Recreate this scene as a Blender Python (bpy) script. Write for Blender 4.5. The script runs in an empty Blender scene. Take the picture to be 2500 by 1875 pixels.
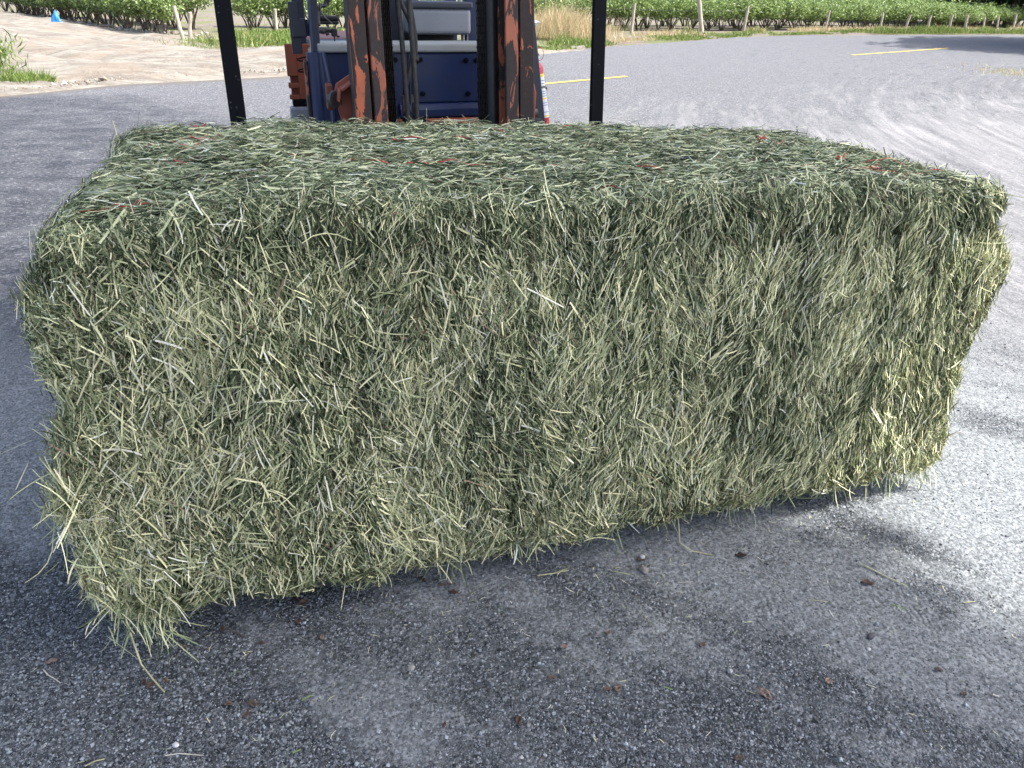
import bpy, bmesh, math, random
import numpy as np
from mathutils import Vector, Matrix

rad = math.radians
rng = np.random.default_rng(7)
random.seed(7)
SC = bpy.context.scene
COL = SC.collection

# ------------------------------------------------------------------ camera
PITCH, ROLL, CAMH, FPX = rad(27.2), rad(1.2), 1.45, 1878.0
cam_d = bpy.data.cameras.new('camera'); cam = bpy.data.objects.new('camera', cam_d); COL.objects.link(cam)
cam_d.sensor_width = 36.0; cam_d.lens = 36.0 * FPX / 2500.0
cam_d.clip_start = 0.05; cam_d.clip_end = 2000
cam.location = (0, 0, CAMH)
cam.rotation_euler = (Matrix.Rotation(math.pi / 2 - PITCH, 3, 'X') @ Matrix.Rotation(ROLL, 3, 'Z')).to_euler()
SC.camera = cam

# ------------------------------------------------------------------ sky, sun, exposure
SUN_EL, SUN_AZ = rad(57), rad(-8)          # azimuth from +X towards +Y
SUN = Vector((math.cos(SUN_EL) * math.cos(SUN_AZ), math.cos(SUN_EL) * math.sin(SUN_AZ), math.sin(SUN_EL)))
world = bpy.data.worlds.new('World'); SC.world = world; world.use_nodes = True
wn = world.node_tree; bg = wn.nodes['Background']
sky = wn.nodes.new('ShaderNodeTexSky'); sky.sky_type = 'NISHITA'; sky.sun_disc = False
sky.sun_elevation = SUN_EL; sky.sun_rotation = math.pi / 2 - SUN_AZ
sky.air_density = .8; sky.dust_density = 4.0; sky.ozone_density = .8
wn.links.new(sky.outputs[0], bg.inputs[0]); bg.inputs[1].default_value = 0.15
sun_d = bpy.data.lights.new('sun', 'SUN'); sun_d.energy = 3.2; sun_d.angle = rad(0.8); sun_d.color = (1.0, 0.96, 0.91)
sun = bpy.data.objects.new('sun', sun_d); COL.objects.link(sun)
sun.rotation_euler = SUN.to_track_quat('Z', 'Y').to_euler(); sun.location = SUN * 30
SC.view_settings.view_transform = 'Standard'; SC.view_settings.look = 'None'
SC.view_settings.exposure = 1.58; SC.view_settings.gamma = 1.0

# ------------------------------------------------------------------ pixel -> place helpers
C0 = np.array([0, 0, CAMH])
def ray(u, w):
    a, b = (u - 1250) / FPX, (w - 937.5) / FPX
    c, s = math.cos(-ROLL), math.sin(-ROLL); a, b = c * a - s * b, s * a + c * b
    return np.array([0, math.cos(PITCH), -math.sin(PITCH)]) - b * np.array([0, math.sin(PITCH), math.cos(PITCH)]) + a * np.array([1.0, 0, 0])
def at(u, w, z=0.0):
    d = ray(u, w); t = (z - CAMH) / d[2]; return C0 + d * t

# ------------------------------------------------------------------ generic helpers
def tag(o, label=None, cat=None, group=None, kind=None):
    if label: o['label'] = label
    if cat: o['category'] = cat
    if group: o['group'] = group
    if kind: o['kind'] = kind
    return o
def empty(name, loc=(0, 0, 0), rz=0.0):
    o = bpy.data.objects.new(name, None); COL.objects.link(o); o.location = loc; o.rotation_euler = (0, 0, rz)
    o.empty_display_size = 0.1; return o
def link(name, me, parent=None):
    o = bpy.data.objects.new(name, me); COL.objects.link(o)
    if parent is not None: o.parent = parent
    return o

class MB:
    def __init__(s): s.v = []; s.f = []; s.sm = []
    def add(s, vs, fs, smooth=False):
        n = len(s.v); s.v += [tuple(v) for v in vs]; s.f += [tuple(i + n for i in f) for f in fs]; s.sm += [smooth] * len(fs); return s
    def bm(s, bm, smooth=False):
        bm.verts.index_update(); s.add([v.co[:] for v in bm.verts], [[v.index for v in f.verts] for f in bm.faces], smooth); bm.free(); return s
    def box(s, x0, x1, y0, y1, z0, z1, b=0.004, M=None, seg=2):
        bm = bmesh.new(); bmesh.ops.create_cube(bm, size=1)
        for v in bm.verts:
            v.co = Vector(((x0 + x1) / 2 + v.co.x * (x1 - x0), (y0 + y1) / 2 + v.co.y * (y1 - y0), (z0 + z1) / 2 + v.co.z * (z1 - z0)))
        if b > 0: bmesh.ops.bevel(bm, geom=bm.edges[:], offset=min(b, abs(x1-x0)*.45, abs(y1-y0)*.45, abs(z1-z0)*.45), segments=seg, affect='EDGES', profile=.5)
        if M: bm.transform(M)
        return s.bm(bm)
    def prism(s, pts, y0, y1, b=0.004, M=None):   # outline in XZ, pushed along Y
        bm = bmesh.new(); n = len(pts)
        a = [bm.verts.new((x, y0, z)) for x, z in pts]; c = [bm.verts.new((x, y1, z)) for x, z in pts]
        bm.faces.new(a); bm.faces.new(c[::-1])
        for i in range(n): bm.faces.new((a[i], c[i], c[(i + 1) % n], a[(i + 1) % n]))
        bmesh.ops.recalc_face_normals(bm, faces=bm.faces[:])
        if b > 0: bmesh.ops.bevel(bm, geom=bm.edges[:], offset=b, segments=2, affect='EDGES', profile=.5)
        if M: bm.transform(M)
        return s.bm(bm)
    def prism_x(s, pts, x0, x1, b=0.004):         # outline in YZ, pushed along X
        return s.prism([(-y, z) for y, z in pts], x0, x1, b, Matrix.Rotation(-math.pi / 2, 4, 'Z'))
    def tube(s, pts, r, n=8, closed=False, rs=None):
        P = [Vector(p) for p in pts]; vs = []; m = len(P)
        up = Vector((0.13, 0.21, 1)).normalized(); prev = None
        for i, p in enumerate(P):
            t = (P[min(i + 1, m - 1)] - P[max(i - 1, 0)]).normalized()
            if prev is None:
                a = t.cross(up)
                if a.length < 1e-3: a = t.cross(Vector((1, 0, 0)))
                a.normalize()
            else:
                a = (prev - t * prev.dot(t)).normalized()
            prev = a; b_ = t.cross(a); rr = rs[i] if rs else r
            for k in range(n):
                an = 2 * math.pi * k / n; vs.append(p + (a * math.cos(an) + b_ * math.sin(an)) * rr)
        fs = [(i * n + k, i * n + (k + 1) % n, (i + 1) * n + (k + 1) % n, (i + 1) * n + k) for i in range(m - 1) for k in range(n)]
        s.add(vs, fs, True); s.add(vs[:n], [tuple(range(n))[::-1]]); s.add(vs[-n:], [tuple(range(n))]); return s
    def cyl(s, p0, p1, r, n=20, r2=None):
        return s.tube([p0, p1], r, n, rs=[r, r if r2 is None else r2])
    def build(s, name, mat, parent=None):
        me = bpy.data.meshes.new(name); me.from_pydata(s.v, [], s.f); me.update()
        me.polygons.foreach_set('use_smooth', s.sm); me.materials.append(mat)
        return link(name, me, parent)

def mesh_np(name, V, loops, sizes, mat, smooth=False, attrs=None):
    me = bpy.data.meshes.new(name)
    V = np.asarray(V, np.float32); loops = np.asarray(loops, np.int32); sizes = np.asarray(sizes, np.int32)
    me.vertices.add(len(V)); me.vertices.foreach_set('co', V.ravel())
    me.loops.add(len(loops)); me.loops.foreach_set('vertex_index', loops)
    me.polygons.add(len(sizes)); st = np.concatenate([[0], np.cumsum(sizes)[:-1]]).astype(np.int32)
    me.polygons.foreach_set('loop_start', st); me.polygons.foreach_set('loop_total', sizes)
    me.polygons.foreach_set('use_smooth', np.full(len(sizes), smooth))
    if attrs:
        for k, (typ, data) in attrs.items():
            if typ == 'COLOR':
                a = me.color_attributes.new(k, 'FLOAT_COLOR', 'POINT'); a.data.foreach_set('color', np.asarray(data, np.float32).ravel())
            else:
                a = me.attributes.new(k, 'FLOAT', 'POINT'); a.data.foreach_set('value', np.asarray(data, np.float32).ravel())
    me.materials.append(mat); me.update(calc_edges=True); return me

_T = rng.random(4096); _P = rng.permutation(4096)
def vnoise(P):                                    # value noise, 3-D, in [0, 1]
    P = np.asarray(P, float); I = np.floor(P).astype(int); f = P - I; f = f * f * (3 - 2 * f); out = 0
    for dx in (0, 1):
        for dy in (0, 1):
            for dz in (0, 1):
                h = _T[_P[(_P[(_P[(I[:, 0] + dx) & 4095] + I[:, 1] + dy) & 4095] + I[:, 2] + dz) & 4095]]
                w = (f[:, 0] if dx else 1 - f[:, 0]) * (f[:, 1] if dy else 1 - f[:, 1]) * (f[:, 2] if dz else 1 - f[:, 2])
                out = out + h * w
    return out
def fbm(P, oct=3, s=1.0):
    P = np.asarray(P, float) * s; a = 1.0; t = 0; n = 0
    for i in range(oct): t = t + a * vnoise(P + i * 17.3); n += a; a *= .5; P = P * 2.03
    return t / n
def sstep(x, a, b):
    t = np.clip((x - a) / (b - a), 0, 1); return t * t * (3 - 2 * t)
def norm(a): return a / np.maximum(np.linalg.norm(a, axis=-1, keepdims=True), 1e-9)

# ------------------------------------------------------------------ materials
def mat(name, col=(.5, .5, .5), rough=.6, metal=0.0, spec=0.5):
    m = bpy.data.materials.new(name); m.use_nodes = True; b = m.node_tree.nodes['Principled BSDF']
    b.inputs['Base Color'].default_value = (*col, 1); b.inputs['Roughness'].default_value = rough
    b.inputs['Metallic'].default_value = metal; b.inputs['Specular IOR Level'].default_value = spec
    return m
class NT:
    def __init__(s, m): s.m = m; s.t = m.node_tree; s.b = s.t.nodes['Principled BSDF']
    def n(s, typ, **kw):
        nd = s.t.nodes.new(typ)
        for k, v in kw.items(): setattr(nd, k, v)
        return nd
    def l(s, a, b): s.t.links.new(a, b)
    def obj(s): return s.n('ShaderNodeTexCoord').outputs['Object']
    def mapping(s, vec, scale=(1, 1, 1), rot=(0, 0, 0), loc=(0, 0, 0)):
        m = s.n('ShaderNodeMapping'); m.inputs['Scale'].default_value = scale; m.inputs['Rotation'].default_value = rot; m.inputs['Location'].default_value = loc
        s.l(vec, m.inputs['Vector']); return m.outputs[0]
    def noise(s, vec, scale, detail=3, rough=.5, dist=0.0):
        x = s.n('ShaderNodeTexNoise'); x.inputs['Scale'].default_value = scale; x.inputs['Detail'].default_value = detail
        x.inputs['Roughness'].default_value = rough; x.inputs['Distortion'].default_value = dist; s.l(vec, x.inputs['Vector']); return x.outputs['Fac']
    def vor(s, vec, scale, feature='F1', out='Distance'):
        x = s.n('ShaderNodeTexVoronoi'); x.feature = feature; x.inputs['Scale'].default_value = scale; s.l(vec, x.inputs['Vector']); return x.outputs[out]
    def ramp(s, fac, stops, interp='LINEAR'):
        r = s.n('ShaderNodeValToRGB'); r.color_ramp.interpolation = interp; e = r.color_ramp.elements
        while len(e) < len(stops): e.new(0.5)
        for i, (p, c) in enumerate(stops):
            e[i].position = p; e[i].color = (*c, 1) if len(c) == 3 else c
        s.l(fac, r.inputs[0]); return r.outputs[0]
    def mr(s, v, a, b, c=0., d=1.):
        m = s.n('ShaderNodeMapRange'); m.interpolation_type = 'SMOOTHSTEP'
        for i, x in zip(('From Min', 'From Max', 'To Min', 'To Max'), (a, b, c, d)): m.inputs[i].default_value = x
        s.l(v, m.inputs['Value']); return m.outputs[0]
    def math(s, op, a, b=None, c=None):
        m = s.n('ShaderNodeMath', operation=op)
        for i, x in enumerate((a, b, c)):
            if x is None: continue
            if isinstance(x, (int, float)): m.inputs[i].default_value = x
            else: s.l(x, m.inputs[i])
        return m.outputs[0]
    def mix(s, fac, a, b, blend='MIX'):
        m = s.n('ShaderNodeMix', data_type='RGBA', blend_type=blend)
        if isinstance(fac, (int, float)): m.inputs[0].default_value = fac
        else: s.l(fac, m.inputs[0])
        for i, x in ((6, a), (7, b)):
            if isinstance(x, tuple): m.inputs[i].default_value = (*x, 1)
            else: s.l(x, m.inputs[i])
        return m.outputs[2]
    def bump(s, h, strength=.5, dist=.01, nrm=None):
        b = s.n('ShaderNodeBump'); b.inputs['Strength'].default_value = strength; b.inputs['Distance'].default_value = dist
        s.l(h, b.inputs['Height'])
        if nrm is not None: s.l(nrm, b.inputs['Normal'])
        return b.outputs[0]
    def col(s, c): s.l(c, s.b.inputs['Base Color'])
    def rough(s, c): s.l(c, s.b.inputs['Roughness'])
    def nrm(s, c): s.l(c, s.b.inputs['Normal'])

def worn(name, paint, under, amount=.5, scale=7, rough=.45, dirt=(.05, .045, .04), stretch=(1, 1, .28), edge=.012, metal=0.0):
    m = mat(name, paint, rough); t = NT(m); o = t.obj()
    n1 = t.noise(t.mapping(o, stretch), scale, 9, .66, 1.1)
    mask = t.mr(n1, amount - edge, amount + edge)
    n2 = t.noise(o, 60, 4, .6); n3 = t.noise(o, 9, 4, .6)
    p = t.mix(t.mr(n3, .35, .75, 0, .45), paint, tuple(c * .55 + .02 for c in paint))
    u = t.mix(n2, tuple(c * .7 for c in under), tuple(c * 1.5 for c in under))
    c = t.mix(mask, u, p)
    c = t.mix(t.mr(t.noise(o, 26, 5, .7), .56, .72, 0, .55), c, dirt)
    t.col(c); t.rough(t.mr(mask, 0, 1, rough + .25, rough))
    t.nrm(t.bump(t.math('ADD', mask, t.math('MULTIPLY', n2, .6)), .35, .002)); return m

M = {}
M['mast_outer'] = worn('mast_outer_paint', (.52, .13, .05), (.032, .022, .019), .588, 15, .5)
M['mast_inner'] = worn('mast_inner_paint', (.42, .12, .055), (.035, .025, .022), .515, 15, .45)
M['orange'] = worn('orange_paint', (.36, .095, .055), (.05, .03, .026), .40, 12, .5)
M['orange_body'] = worn('counterweight_paint', (.19, .045, .017), (.05, .03, .03), .20, 6, .55)
M['blue'] = worn('blue_paint', (.010, .024, .085), (.05, .05, .055), .26, 8, .34, dirt=(.04, .04, .05), stretch=(1, 1, 1))
M['navy'] = worn('navy_paint', (.006, .010, .028), (.03, .03, .04), .27, 8, .42, dirt=(.03, .03, .03))
def plain(name, col, rough, var=.35, sc=14, metal=0., bump=.15, spec=.5):
    m = mat(name, col, rough, metal, spec); t = NT(m); o = t.obj()
    n = t.noise(o, sc, 6, .62); n2 = t.noise(o, sc * 9, 3, .6)
    t.col(t.mix(t.mr(n, .3, .72), tuple(c * (1 - var) for c in col), tuple(min(1, c * (1 + var)) for c in col)))
    t.rough(t.mr(n2, .2, .8, rough - .08, min(1, rough + .12))); t.nrm(t.bump(n2, bump, .002)); return m
def speckled(name, col, spot, rough, sc=130):
    m = mat(name, col, rough); t = NT(m); o = t.obj()
    v = t.noise(o, sc, 3, .65); n = t.noise(o, 5, 5, .6)
    c = t.mix(t.mr(n, .3, .8, 0, .5), col, tuple(x * .7 for x in col)); c = t.mix(t.mr(v, .66, .70), c, spot)
    t.col(c); t.nrm(t.bump(v, .1, .001)); return m
M['black_steel'] = speckled('black_bar_paint', (.0035, .0042, .0065), (.05, .055, .065), .5, 60); M['black_steel'].node_tree.nodes['Principled BSDF'].inputs['Specular IOR Level'].default_value = .1
M['black'] = plain('black_plastic', (.012, .012, .014), .45)
M['rubber'] = plain('rubber', (.022, .022, .022), .62, .4, 30)
M['hose'] = plain('hose_rubber', (.022, .021, .019), .6, .55, 60)
M['chain'] = plain('greased_chain', (.02, .018, .016), .32, .6, 90, .7, .5)
M['steel'] = plain('bare_steel', (.33, .33, .32), .38, .3, 30, .9)
M['dull_steel'] = plain('dull_steel', (.10, .10, .095), .5, .4, 40, .5)
M['grey_shell'] = speckled('grey_shell', (.30, .32, .35), (.05, .05, .05), .42, 70)
M['grey_lid'] = speckled('grey_lid', (.06, .07, .09), (.02, .02, .02), .5, 70)
M['grey_trim'] = speckled('grey_trim', (.36, .38, .37), (.10, .07, .05), .45, 60)
M['grey_fender'] = plain('grey_fender', (.20, .21, .25), .5, .15, 4)
M['red'] = plain('extinguisher_red', (.45, .015, .03), .3, .2)
M['white_label'] = plain('white_label', (.62, .64, .68), .5, .05, 5)
M['yellow_label'] = plain('yellow_label', (.70, .55, .05), .5, .05)
M['blue_label'] = plain('blue_label_ink', (.05, .12, .35), .5, .05)
M['white_plastic'] = plain('white_plastic', (.7, .7, .68), .5, .1)
M['blue_tarp'] = plain('blue_plastic', (.03, .22, .50), .45, .3, 6)
M['twine'] = plain('red_twine', (.52, .095, .07), .7, .3, 60)
M['seat'] = plain('seat_vinyl', (.015, .016, .02), .5, .3)
def wood(name, a, b):
    m = mat(name, a, .85); t = NT(m); o = t.obj()
    n = t.noise(t.mapping(o, (14, 14, 1.2)), 2.2, 7, .7); t.col(t.mix(t.mr(n, .3, .7), a, b)); t.nrm(t.bump(n, .6, .01)); return m
M['post_wood'] = wood('weathered_post_wood', (.30, .25, .19), (.50, .45, .37))
M['bark'] = wood('bark', (.08, .06, .045), (.17, .13, .10))
M['shoot'] = wood('woody_stem', (.06, .045, .035), (.14, .11, .08))
M['wire'] = mat('fence_wire', (.18, .18, .18), .4, .8)

def attr_mat(name, attr='col', rough=.6, trans=.0, spec=.3, nz=0.0):
    m = mat(name, (.5, .5, .5), rough, 0, spec); t = NT(m)
    a = t.n('ShaderNodeAttribute', attribute_name=attr); t.col(a.outputs['Color'])
    if trans > 0:
        tr = t.n('ShaderNodeBsdfTranslucent'); t.l(a.outputs['Color'], tr.inputs[0])
        mx = t.n('ShaderNodeMixShader'); mx.inputs[0].default_value = trans
        out = t.t.nodes['Material Output']; t.l(t.b.outputs[0], mx.inputs[1]); t.l(tr.outputs[0], mx.inputs[2]); t.l(mx.outputs[0], out.inputs[0])
    return m
M['hay'] = attr_mat('dried_hay', 'col', .6, 0, .15)
M['leaf'] = attr_mat('leaves', 'col', .45, .30, .4)
M['grass'] = attr_mat('grass_blades', 'col', .55, .30, .3)
M['stone'] = attr_mat('loose_stone', 'col', .75, 0, .3)
M['litter'] = attr_mat('dry_leaf', 'col', .6, .1, .3)

# ================================================================== GROUND
# yard and road: one sheet whose far edge follows the verge
edge = np.array([(-90, -30), (-30, -1), (-14, 6.6), (-9, 9.7), (-7.1, 11.3), (-6.2, 13.0), (-4.1, 14.7), (-1.8, 17.2), (.45, 21.0), (2.9, 24.8), (5.5, 27.9), (8.1, 31.2), (12, 34.5), (20.8, 38.6), (40, 44), (90, 56)])
def y_edge(x): return np.interp(x, edge[:, 0], edge[:, 1])
def dust_mask(x, y):                    # 1 = pale dust, 0 = dark loose gravel (near the camera)
    P = np.stack([x, y, np.zeros_like(x)], -1)
    u = x * .80 - y * .60; v = x * .60 + y * .80
    st = fbm(np.stack([u * 1.1, v * 6.5, np.zeros_like(x)], -1), 3)
    bl = fbm(P * 4.2 + 5, 3)
    m = .68 * st + .32 * bl
    bias = -.09 * sstep(.55 - x, 0, .5) * sstep(1.75 - y, 0, .4) + .05 * sstep(x, .2, 1.3) + .14 * sstep(x, 1.15, 1.7) + .10 * sstep(-x, 1.1, 1.7) + .05 * sstep(y, 1.2, 2.0) - .05 * sstep(-y, -1.35, -1.0)
    # pale lane the tyres packed, from under the bale down to the right
    lane = np.exp(-((v - 1.66 + .05 * np.sin(u * 2)) / .17) ** 2) * sstep(u, -1.3, -.9)
    return np.clip(sstep(m + bias + .17 * lane, .30, .78), 0, 1)
def road_h(x, y):
    near = np.exp(-((x / 5) ** 2 + ((y - 2) / 5) ** 2)); P = np.stack([x, y, np.zeros_like(x)], -1)
    u = x * .80 - y * .60; v = x * .60 + y * .80
    d = dust_mask(x, y)
    h = .014 * (fbm(P * 1.7, 2) - .5) + .006 * (d - .5) * 1.2 + .004 * (fbm(P * 14, 2) - .5) + .0045 * (1 - d) * (fbm(P * 70, 2) - .5)
    h += -.006 * np.exp(-((v - 1.62) / .07) ** 2) + .006 * np.exp(-((v - 1.49) / .03) ** 2) * vnoise(P * 6)
    return h * near
xs = np.unique(np.concatenate([np.linspace(-90, -20, 20), np.linspace(-20, -6, 70), np.linspace(-6, -1.6, 40), np.linspace(-1.6, 2.6, 520), np.linspace(2.6, 12, 60), np.linspace(12, 90, 24)]))
yn = np.unique(np.concatenate([np.linspace(-60, .6, 30), np.linspace(.6, 2.5, 300), np.linspace(2.5, 6, 90)]))
tf = np.linspace(0, 1, 60)[1:]
X, Yn = np.meshgrid(xs, yn)
ye = y_edge(xs); far_ok = ye > 6.5
Yn = np.minimum(Yn, (ye - .01)[None, :]) if False else Yn
Yfar = 6 + (np.maximum(ye, 6.05)[None, :] - 6) * tf[:, None]
X2 = np.broadcast_to(xs, Yfar.shape)
XX = np.concatenate([X, X2]); YY = np.concatenate([Yn, Yfar])
YY = np.minimum(YY, np.maximum(y_edge(XX), -60) + 0 * XX) if False else YY
xf, yf = XX.ravel(), YY.ravel(); zf = road_h(xf, yf)
nr, nc = XX.shape
idx = np.arange(nr * nc).reshape(nr, nc)
q = np.stack([idx[:-1, :-1], idx[:-1, 1:], idx[1:, 1:], idx[1:, :-1]], -1).reshape(-1, 4)
keep = yf[q].max(1) <= y_edge(xf[q].mean(1)) + .3
q = q[keep]
dm = dust_mask(xf, yf)
# road surface material
mr_ = mat('dusty_asphalt', (.2, .2, .2), .85, 0, .25); t = NT(mr_); o = t.obj()
sep = t.n('ShaderNodeSeparateXYZ'); t.l(o, sep.inputs[0]); sx, sy = sep.outputs[0], sep.outputs[1]
dust = t.n('ShaderNodeAttribute', attribute_name='dust').outputs['Fac']
fine = t.noise(o, 9, 6, .7); fine2 = t.noise(o, 45, 4, .7)
dn = t.math('ADD', dust, t.math('MULTIPLY', t.math('SUBTRACT', fine, .5), 1.3))
dn = t.math('ADD', dn, t.math('MULTIPLY', t.math('SUBTRACT', fine2, .5), .9))
dnear = t.mr(dn, .12, .98)
# arcs of pale dust swept round by turning vehicles, seen out to the right
cxn = t.math('SUBTRACT', sx, 25.0); cyn = t.math('SUBTRACT', sy, 6.0)
rr = t.math('SQRT', t.math('ADD', t.math('MULTIPLY', cxn, cxn), t.math('MULTIPLY', cyn, cyn)))
an = t.math('ARCTAN2', cyn, t.math('MULTIPLY', cxn, -1.0))
comb = t.n('ShaderNodeCombineXYZ'); t.l(rr, comb.inputs[0]); t.l(t.math('MULTIPLY', an, 4.0), comb.inputs[1])
streak = t.noise(comb.outputs[0], 3.6, 8, .74, .15)
broad = t.noise(o, .23, 4, .6, .5)
south = t.mr(t.math('SUBTRACT', t.math('MULTIPLY', sx, .35), sy), -15, -5)      # more dust on the near side of the lane
right = t.mr(sx, -1.5, 2.0)
dfar = t.mr(t.math('ADD', t.math('ADD', streak, t.math('MULTIPLY', t.math('SUBTRACT', broad, .5), .5)), t.math('MULTIPLY', t.math('SUBTRACT', t.math('MULTIPLY', south, right), .62), .36)), .36, .68)
isfar = t.mr(sy, 2.3, 4.2)
dd = t.math('ADD', t.math('MULTIPLY', dnear, t.math('SUBTRACT', 1.0, isfar)), t.math('MULTIPLY', dfar, isfar))
grav = t.vor(o, 150, 'F1', 'Color'); gs = t.n('ShaderNodeSeparateColor'); t.l(grav, gs.inputs[0])
aggr = t.vor(o, 62, 'F1', 'Color'); ags = t.n('ShaderNodeSeparateColor'); t.l(aggr, ags.inputs[0])
dark = t.ramp(gs.outputs[0], [(0, (.026, .032, .037)), (.5, (.088, .100, .110)), (.80, (.165, .178, .19)), (1, (.36, .375, .385))])
darkfar = t.ramp(ags.outputs[0], [(0, (.085, .088, .096)), (.6, (.140, .145, .154)), (.9, (.21, .215, .225)), (1, (.36, .365, .375))])
darkc = t.mix(isfar, dark, darkfar)
palec = t.mix(t.mr(fine2, .3, .7), (.172, .189, .199), (.255, .274, .283))
palefar = t.mix(t.mr(ags.outputs[1], .1, .9), (.155, .158, .162), (.225, .227, .229))
c = t.mix(dd, darkc, t.mix(isfar, palec, palefar))
# darker rubbered tread streaks inside the swept area
trd = t.noise(comb.outputs[0], 7.0, 5, .6)
comb2 = t.n('ShaderNodeCombineXYZ'); t.l(rr, comb2.inputs[0]); t.l(t.math('MULTIPLY', an, 1.2), comb2.inputs[1])
fl1 = t.noise(comb2.outputs[0], 5.5, 9, .80); reg = t.math('MULTIPLY', isfar, t.mr(t.math('SUBTRACT', t.math('MULTIPLY', sx, 1.1), sy), -11, -4))
c = t.mix(t.math('MULTIPLY', t.mr(fl1, .51, .57), t.math('MULTIPLY', reg, .42)), c, (.095, .098, .104))
c = t.mix(t.math('MULTIPLY', t.mr(fl1, .48, .42), t.math('MULTIPLY', reg, .42)), c, (.30, .30, .30))
c = t.mix(t.math('MULTIPLY', t.mr(trd, .57, .63), t.math('MULTIPLY', t.mr(sx, 4, 7), .6)), c, (.085, .086, .090))
silt = t.n('ShaderNodeAttribute', attribute_name='silt').outputs['Fac']
c = t.mix(t.mr(t.math('ADD', silt, t.math('MULTIPLY', t.math('SUBTRACT', t.noise(o, 3.5, 6, .7), .5), 1.4)), .35, .75), c, t.mix(fine2, (.09, .082, .074), (.20, .185, .165)))
gv = t.math('ADD', t.math('MULTIPLY', gs.outputs[1], .75), .62)
gvc = t.n('ShaderNodeCombineColor'); [t.l(gv, gvc.inputs[i_]) for i_ in range(3)]
c = t.mix(t.math('SUBTRACT', 1.0, t.math('MULTIPLY', isfar, .6)), c, gvc.outputs[0], 'MULTIPLY')
pit = t.mr(t.noise(o, 130, 4, .75), .52, .60)
c = t.mix(t.math('MULTIPLY', pit, .6), c, (.035, .037, .042))
spk = t.mr(t.noise(o, 190, 2, .6), .66, .72)
c = t.mix(t.math('MULTIPLY', spk, .3), c, (.42, .42, .43))
t.col(c)
vd = t.vor(o, 150); vd2 = t.vor(o, 62)
gr_h = t.math('MULTIPLY', t.math('SUBTRACT', 1.0, vd), t.math('SUBTRACT', 1.15, dd))
tu = t.math('SUBTRACT', t.math('MULTIPLY', sx, .80), t.math('MULTIPLY', sy, .60)); tv = t.math('ADD', t.math('MULTIPLY', sx, .60), t.math('MULTIPLY', sy, .80))
def track(v0, w, per):
    av = t.math('ABSOLUTE', t.math('SUBTRACT', t.math('ADD', tv, t.math('MULTIPLY', t.math('SINE', t.math('MULTIPLY', tu, 1.7)), .05)), v0))
    ch = t.math('SINE', t.math('MULTIPLY', t.math('ADD', t.math('ADD', tu, t.math('MULTIPLY', t.noise(o, 14, 3), .05)), t.math('MULTIPLY', av, .8)), 2 * math.pi / per))
    return t.math('MULTIPLY', ch, t.mr(av, w, w * .55))
trk = t.math('MULTIPLY', t.math('ADD', t.math('ADD', track(1.60, .075, .027), track(1.84, .06, .022)), track(2.13, .07, .03)), t.math('MULTIPLY', t.mr(dd, .35, .8), t.mr(t.noise(o, 6, 4), .47, .62)))
b1 = t.bump(trk, .5, .003)
b2 = t.bump(gr_h, 1.0, .006, b1)
t.nrm(t.bump(t.noise(o, 110, 5, .75), .8, .004, b2))
road_me = mesh_np('road', np.stack([xf, yf, zf], -1), q.ravel(), np.full(len(q), 4), mr_, True, {'dust': ('F', dm), 'silt': ('F', (1 - sstep(y_edge(xf) - yf, .1, 1.3)) * sstep(-xf, 1.0, 3.5))})
road = link('road', road_me); tag(road, 'dusty grey asphalt yard and road with pale swept gravel', kind='structure')

# soil field to the horizon
ms = mat('field_soil', (.3, .26, .22), .95, 0, .2); t = NT(ms); o = t.obj()
n = t.noise(o, .5, 6, .65); n2 = t.noise(o, 7, 5, .7)
c = t.mix(t.mr(n2, .3, .7), (.105, .085, .072), (.23, .20, .175)); c = t.mix(t.mr(n, .46, .6, 0, .8), c, (.11, .14, .045))
t.col(c); t.nrm(t.bump(n2, .8, .05))
g = MB(); N = 64
g.add([(0, 0, -.045)] + [(900 * math.cos(2 * math.pi * i / N), 900 * math.sin(2 * math.pi * i / N), -.045) for i in range(N)], [(0, i + 1, (i + 1) % N + 1) for i in range(N)])
tag(g.build('ground', ms), 'brown soil field reaching the horizon', kind='structure')

# sandy bank between the road and the bush row, ridged by wheels
msd = mat('pale_sand', (.5, .45, .38), .95, 0, .15); t = NT(msd); o = t.obj()
n = t.noise(t.mapping(o, (.5, 1.6, 1), (0, 0, rad(-35))), 1.6, 8, .68, .8); n2 = t.noise(o, 14, 5, .7); n3 = t.noise(o, .6, 4, .6)
c = t.mix(t.mr(n, .40, .60), (.160, .142, .118), (.255, .242, .208)); c = t.mix(t.mr(n2, .45, .75, 0, .6), c, (.27, .25, .222)); c = t.mix(t.mr(n3, .48, .62, 0, .5), c, (.24, .195, .15))
t.col(c); t.nrm(t.bump(n2, .9, .03, t.bump(n, .8, .08)))
gx = np.linspace(-48, 1.8, 330); tt = np.linspace(0, 1, 120)
yb = lambda x: np.interp(x, [-48, -22, -16.2, -10.6, -9, -4, 0.2, 1.8], [58, 39, 31.6, 25.6, 24.2, 23.5, 22.2, 23.6])
GX = np.broadcast_to(gx, (120, 330)); GY = (y_edge(gx) - .25)[None, :] * (1 - tt[:, None]) + yb(gx)[None, :] * tt[:, None]
gxf, gyf = GX.ravel(), GY.ravel(); TT = np.broadcast_to(tt[:, None], GX.shape).ravel()
P = np.stack([gxf, gyf, np.zeros_like(gxf)], -1)
uu = gxf * .82 - gyf * .57; vv = gxf * .57 + gyf * .82
ridge = fbm(np.stack([uu * .22, vv * 2.2, 0 * uu], -1), 4) - .5
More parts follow.
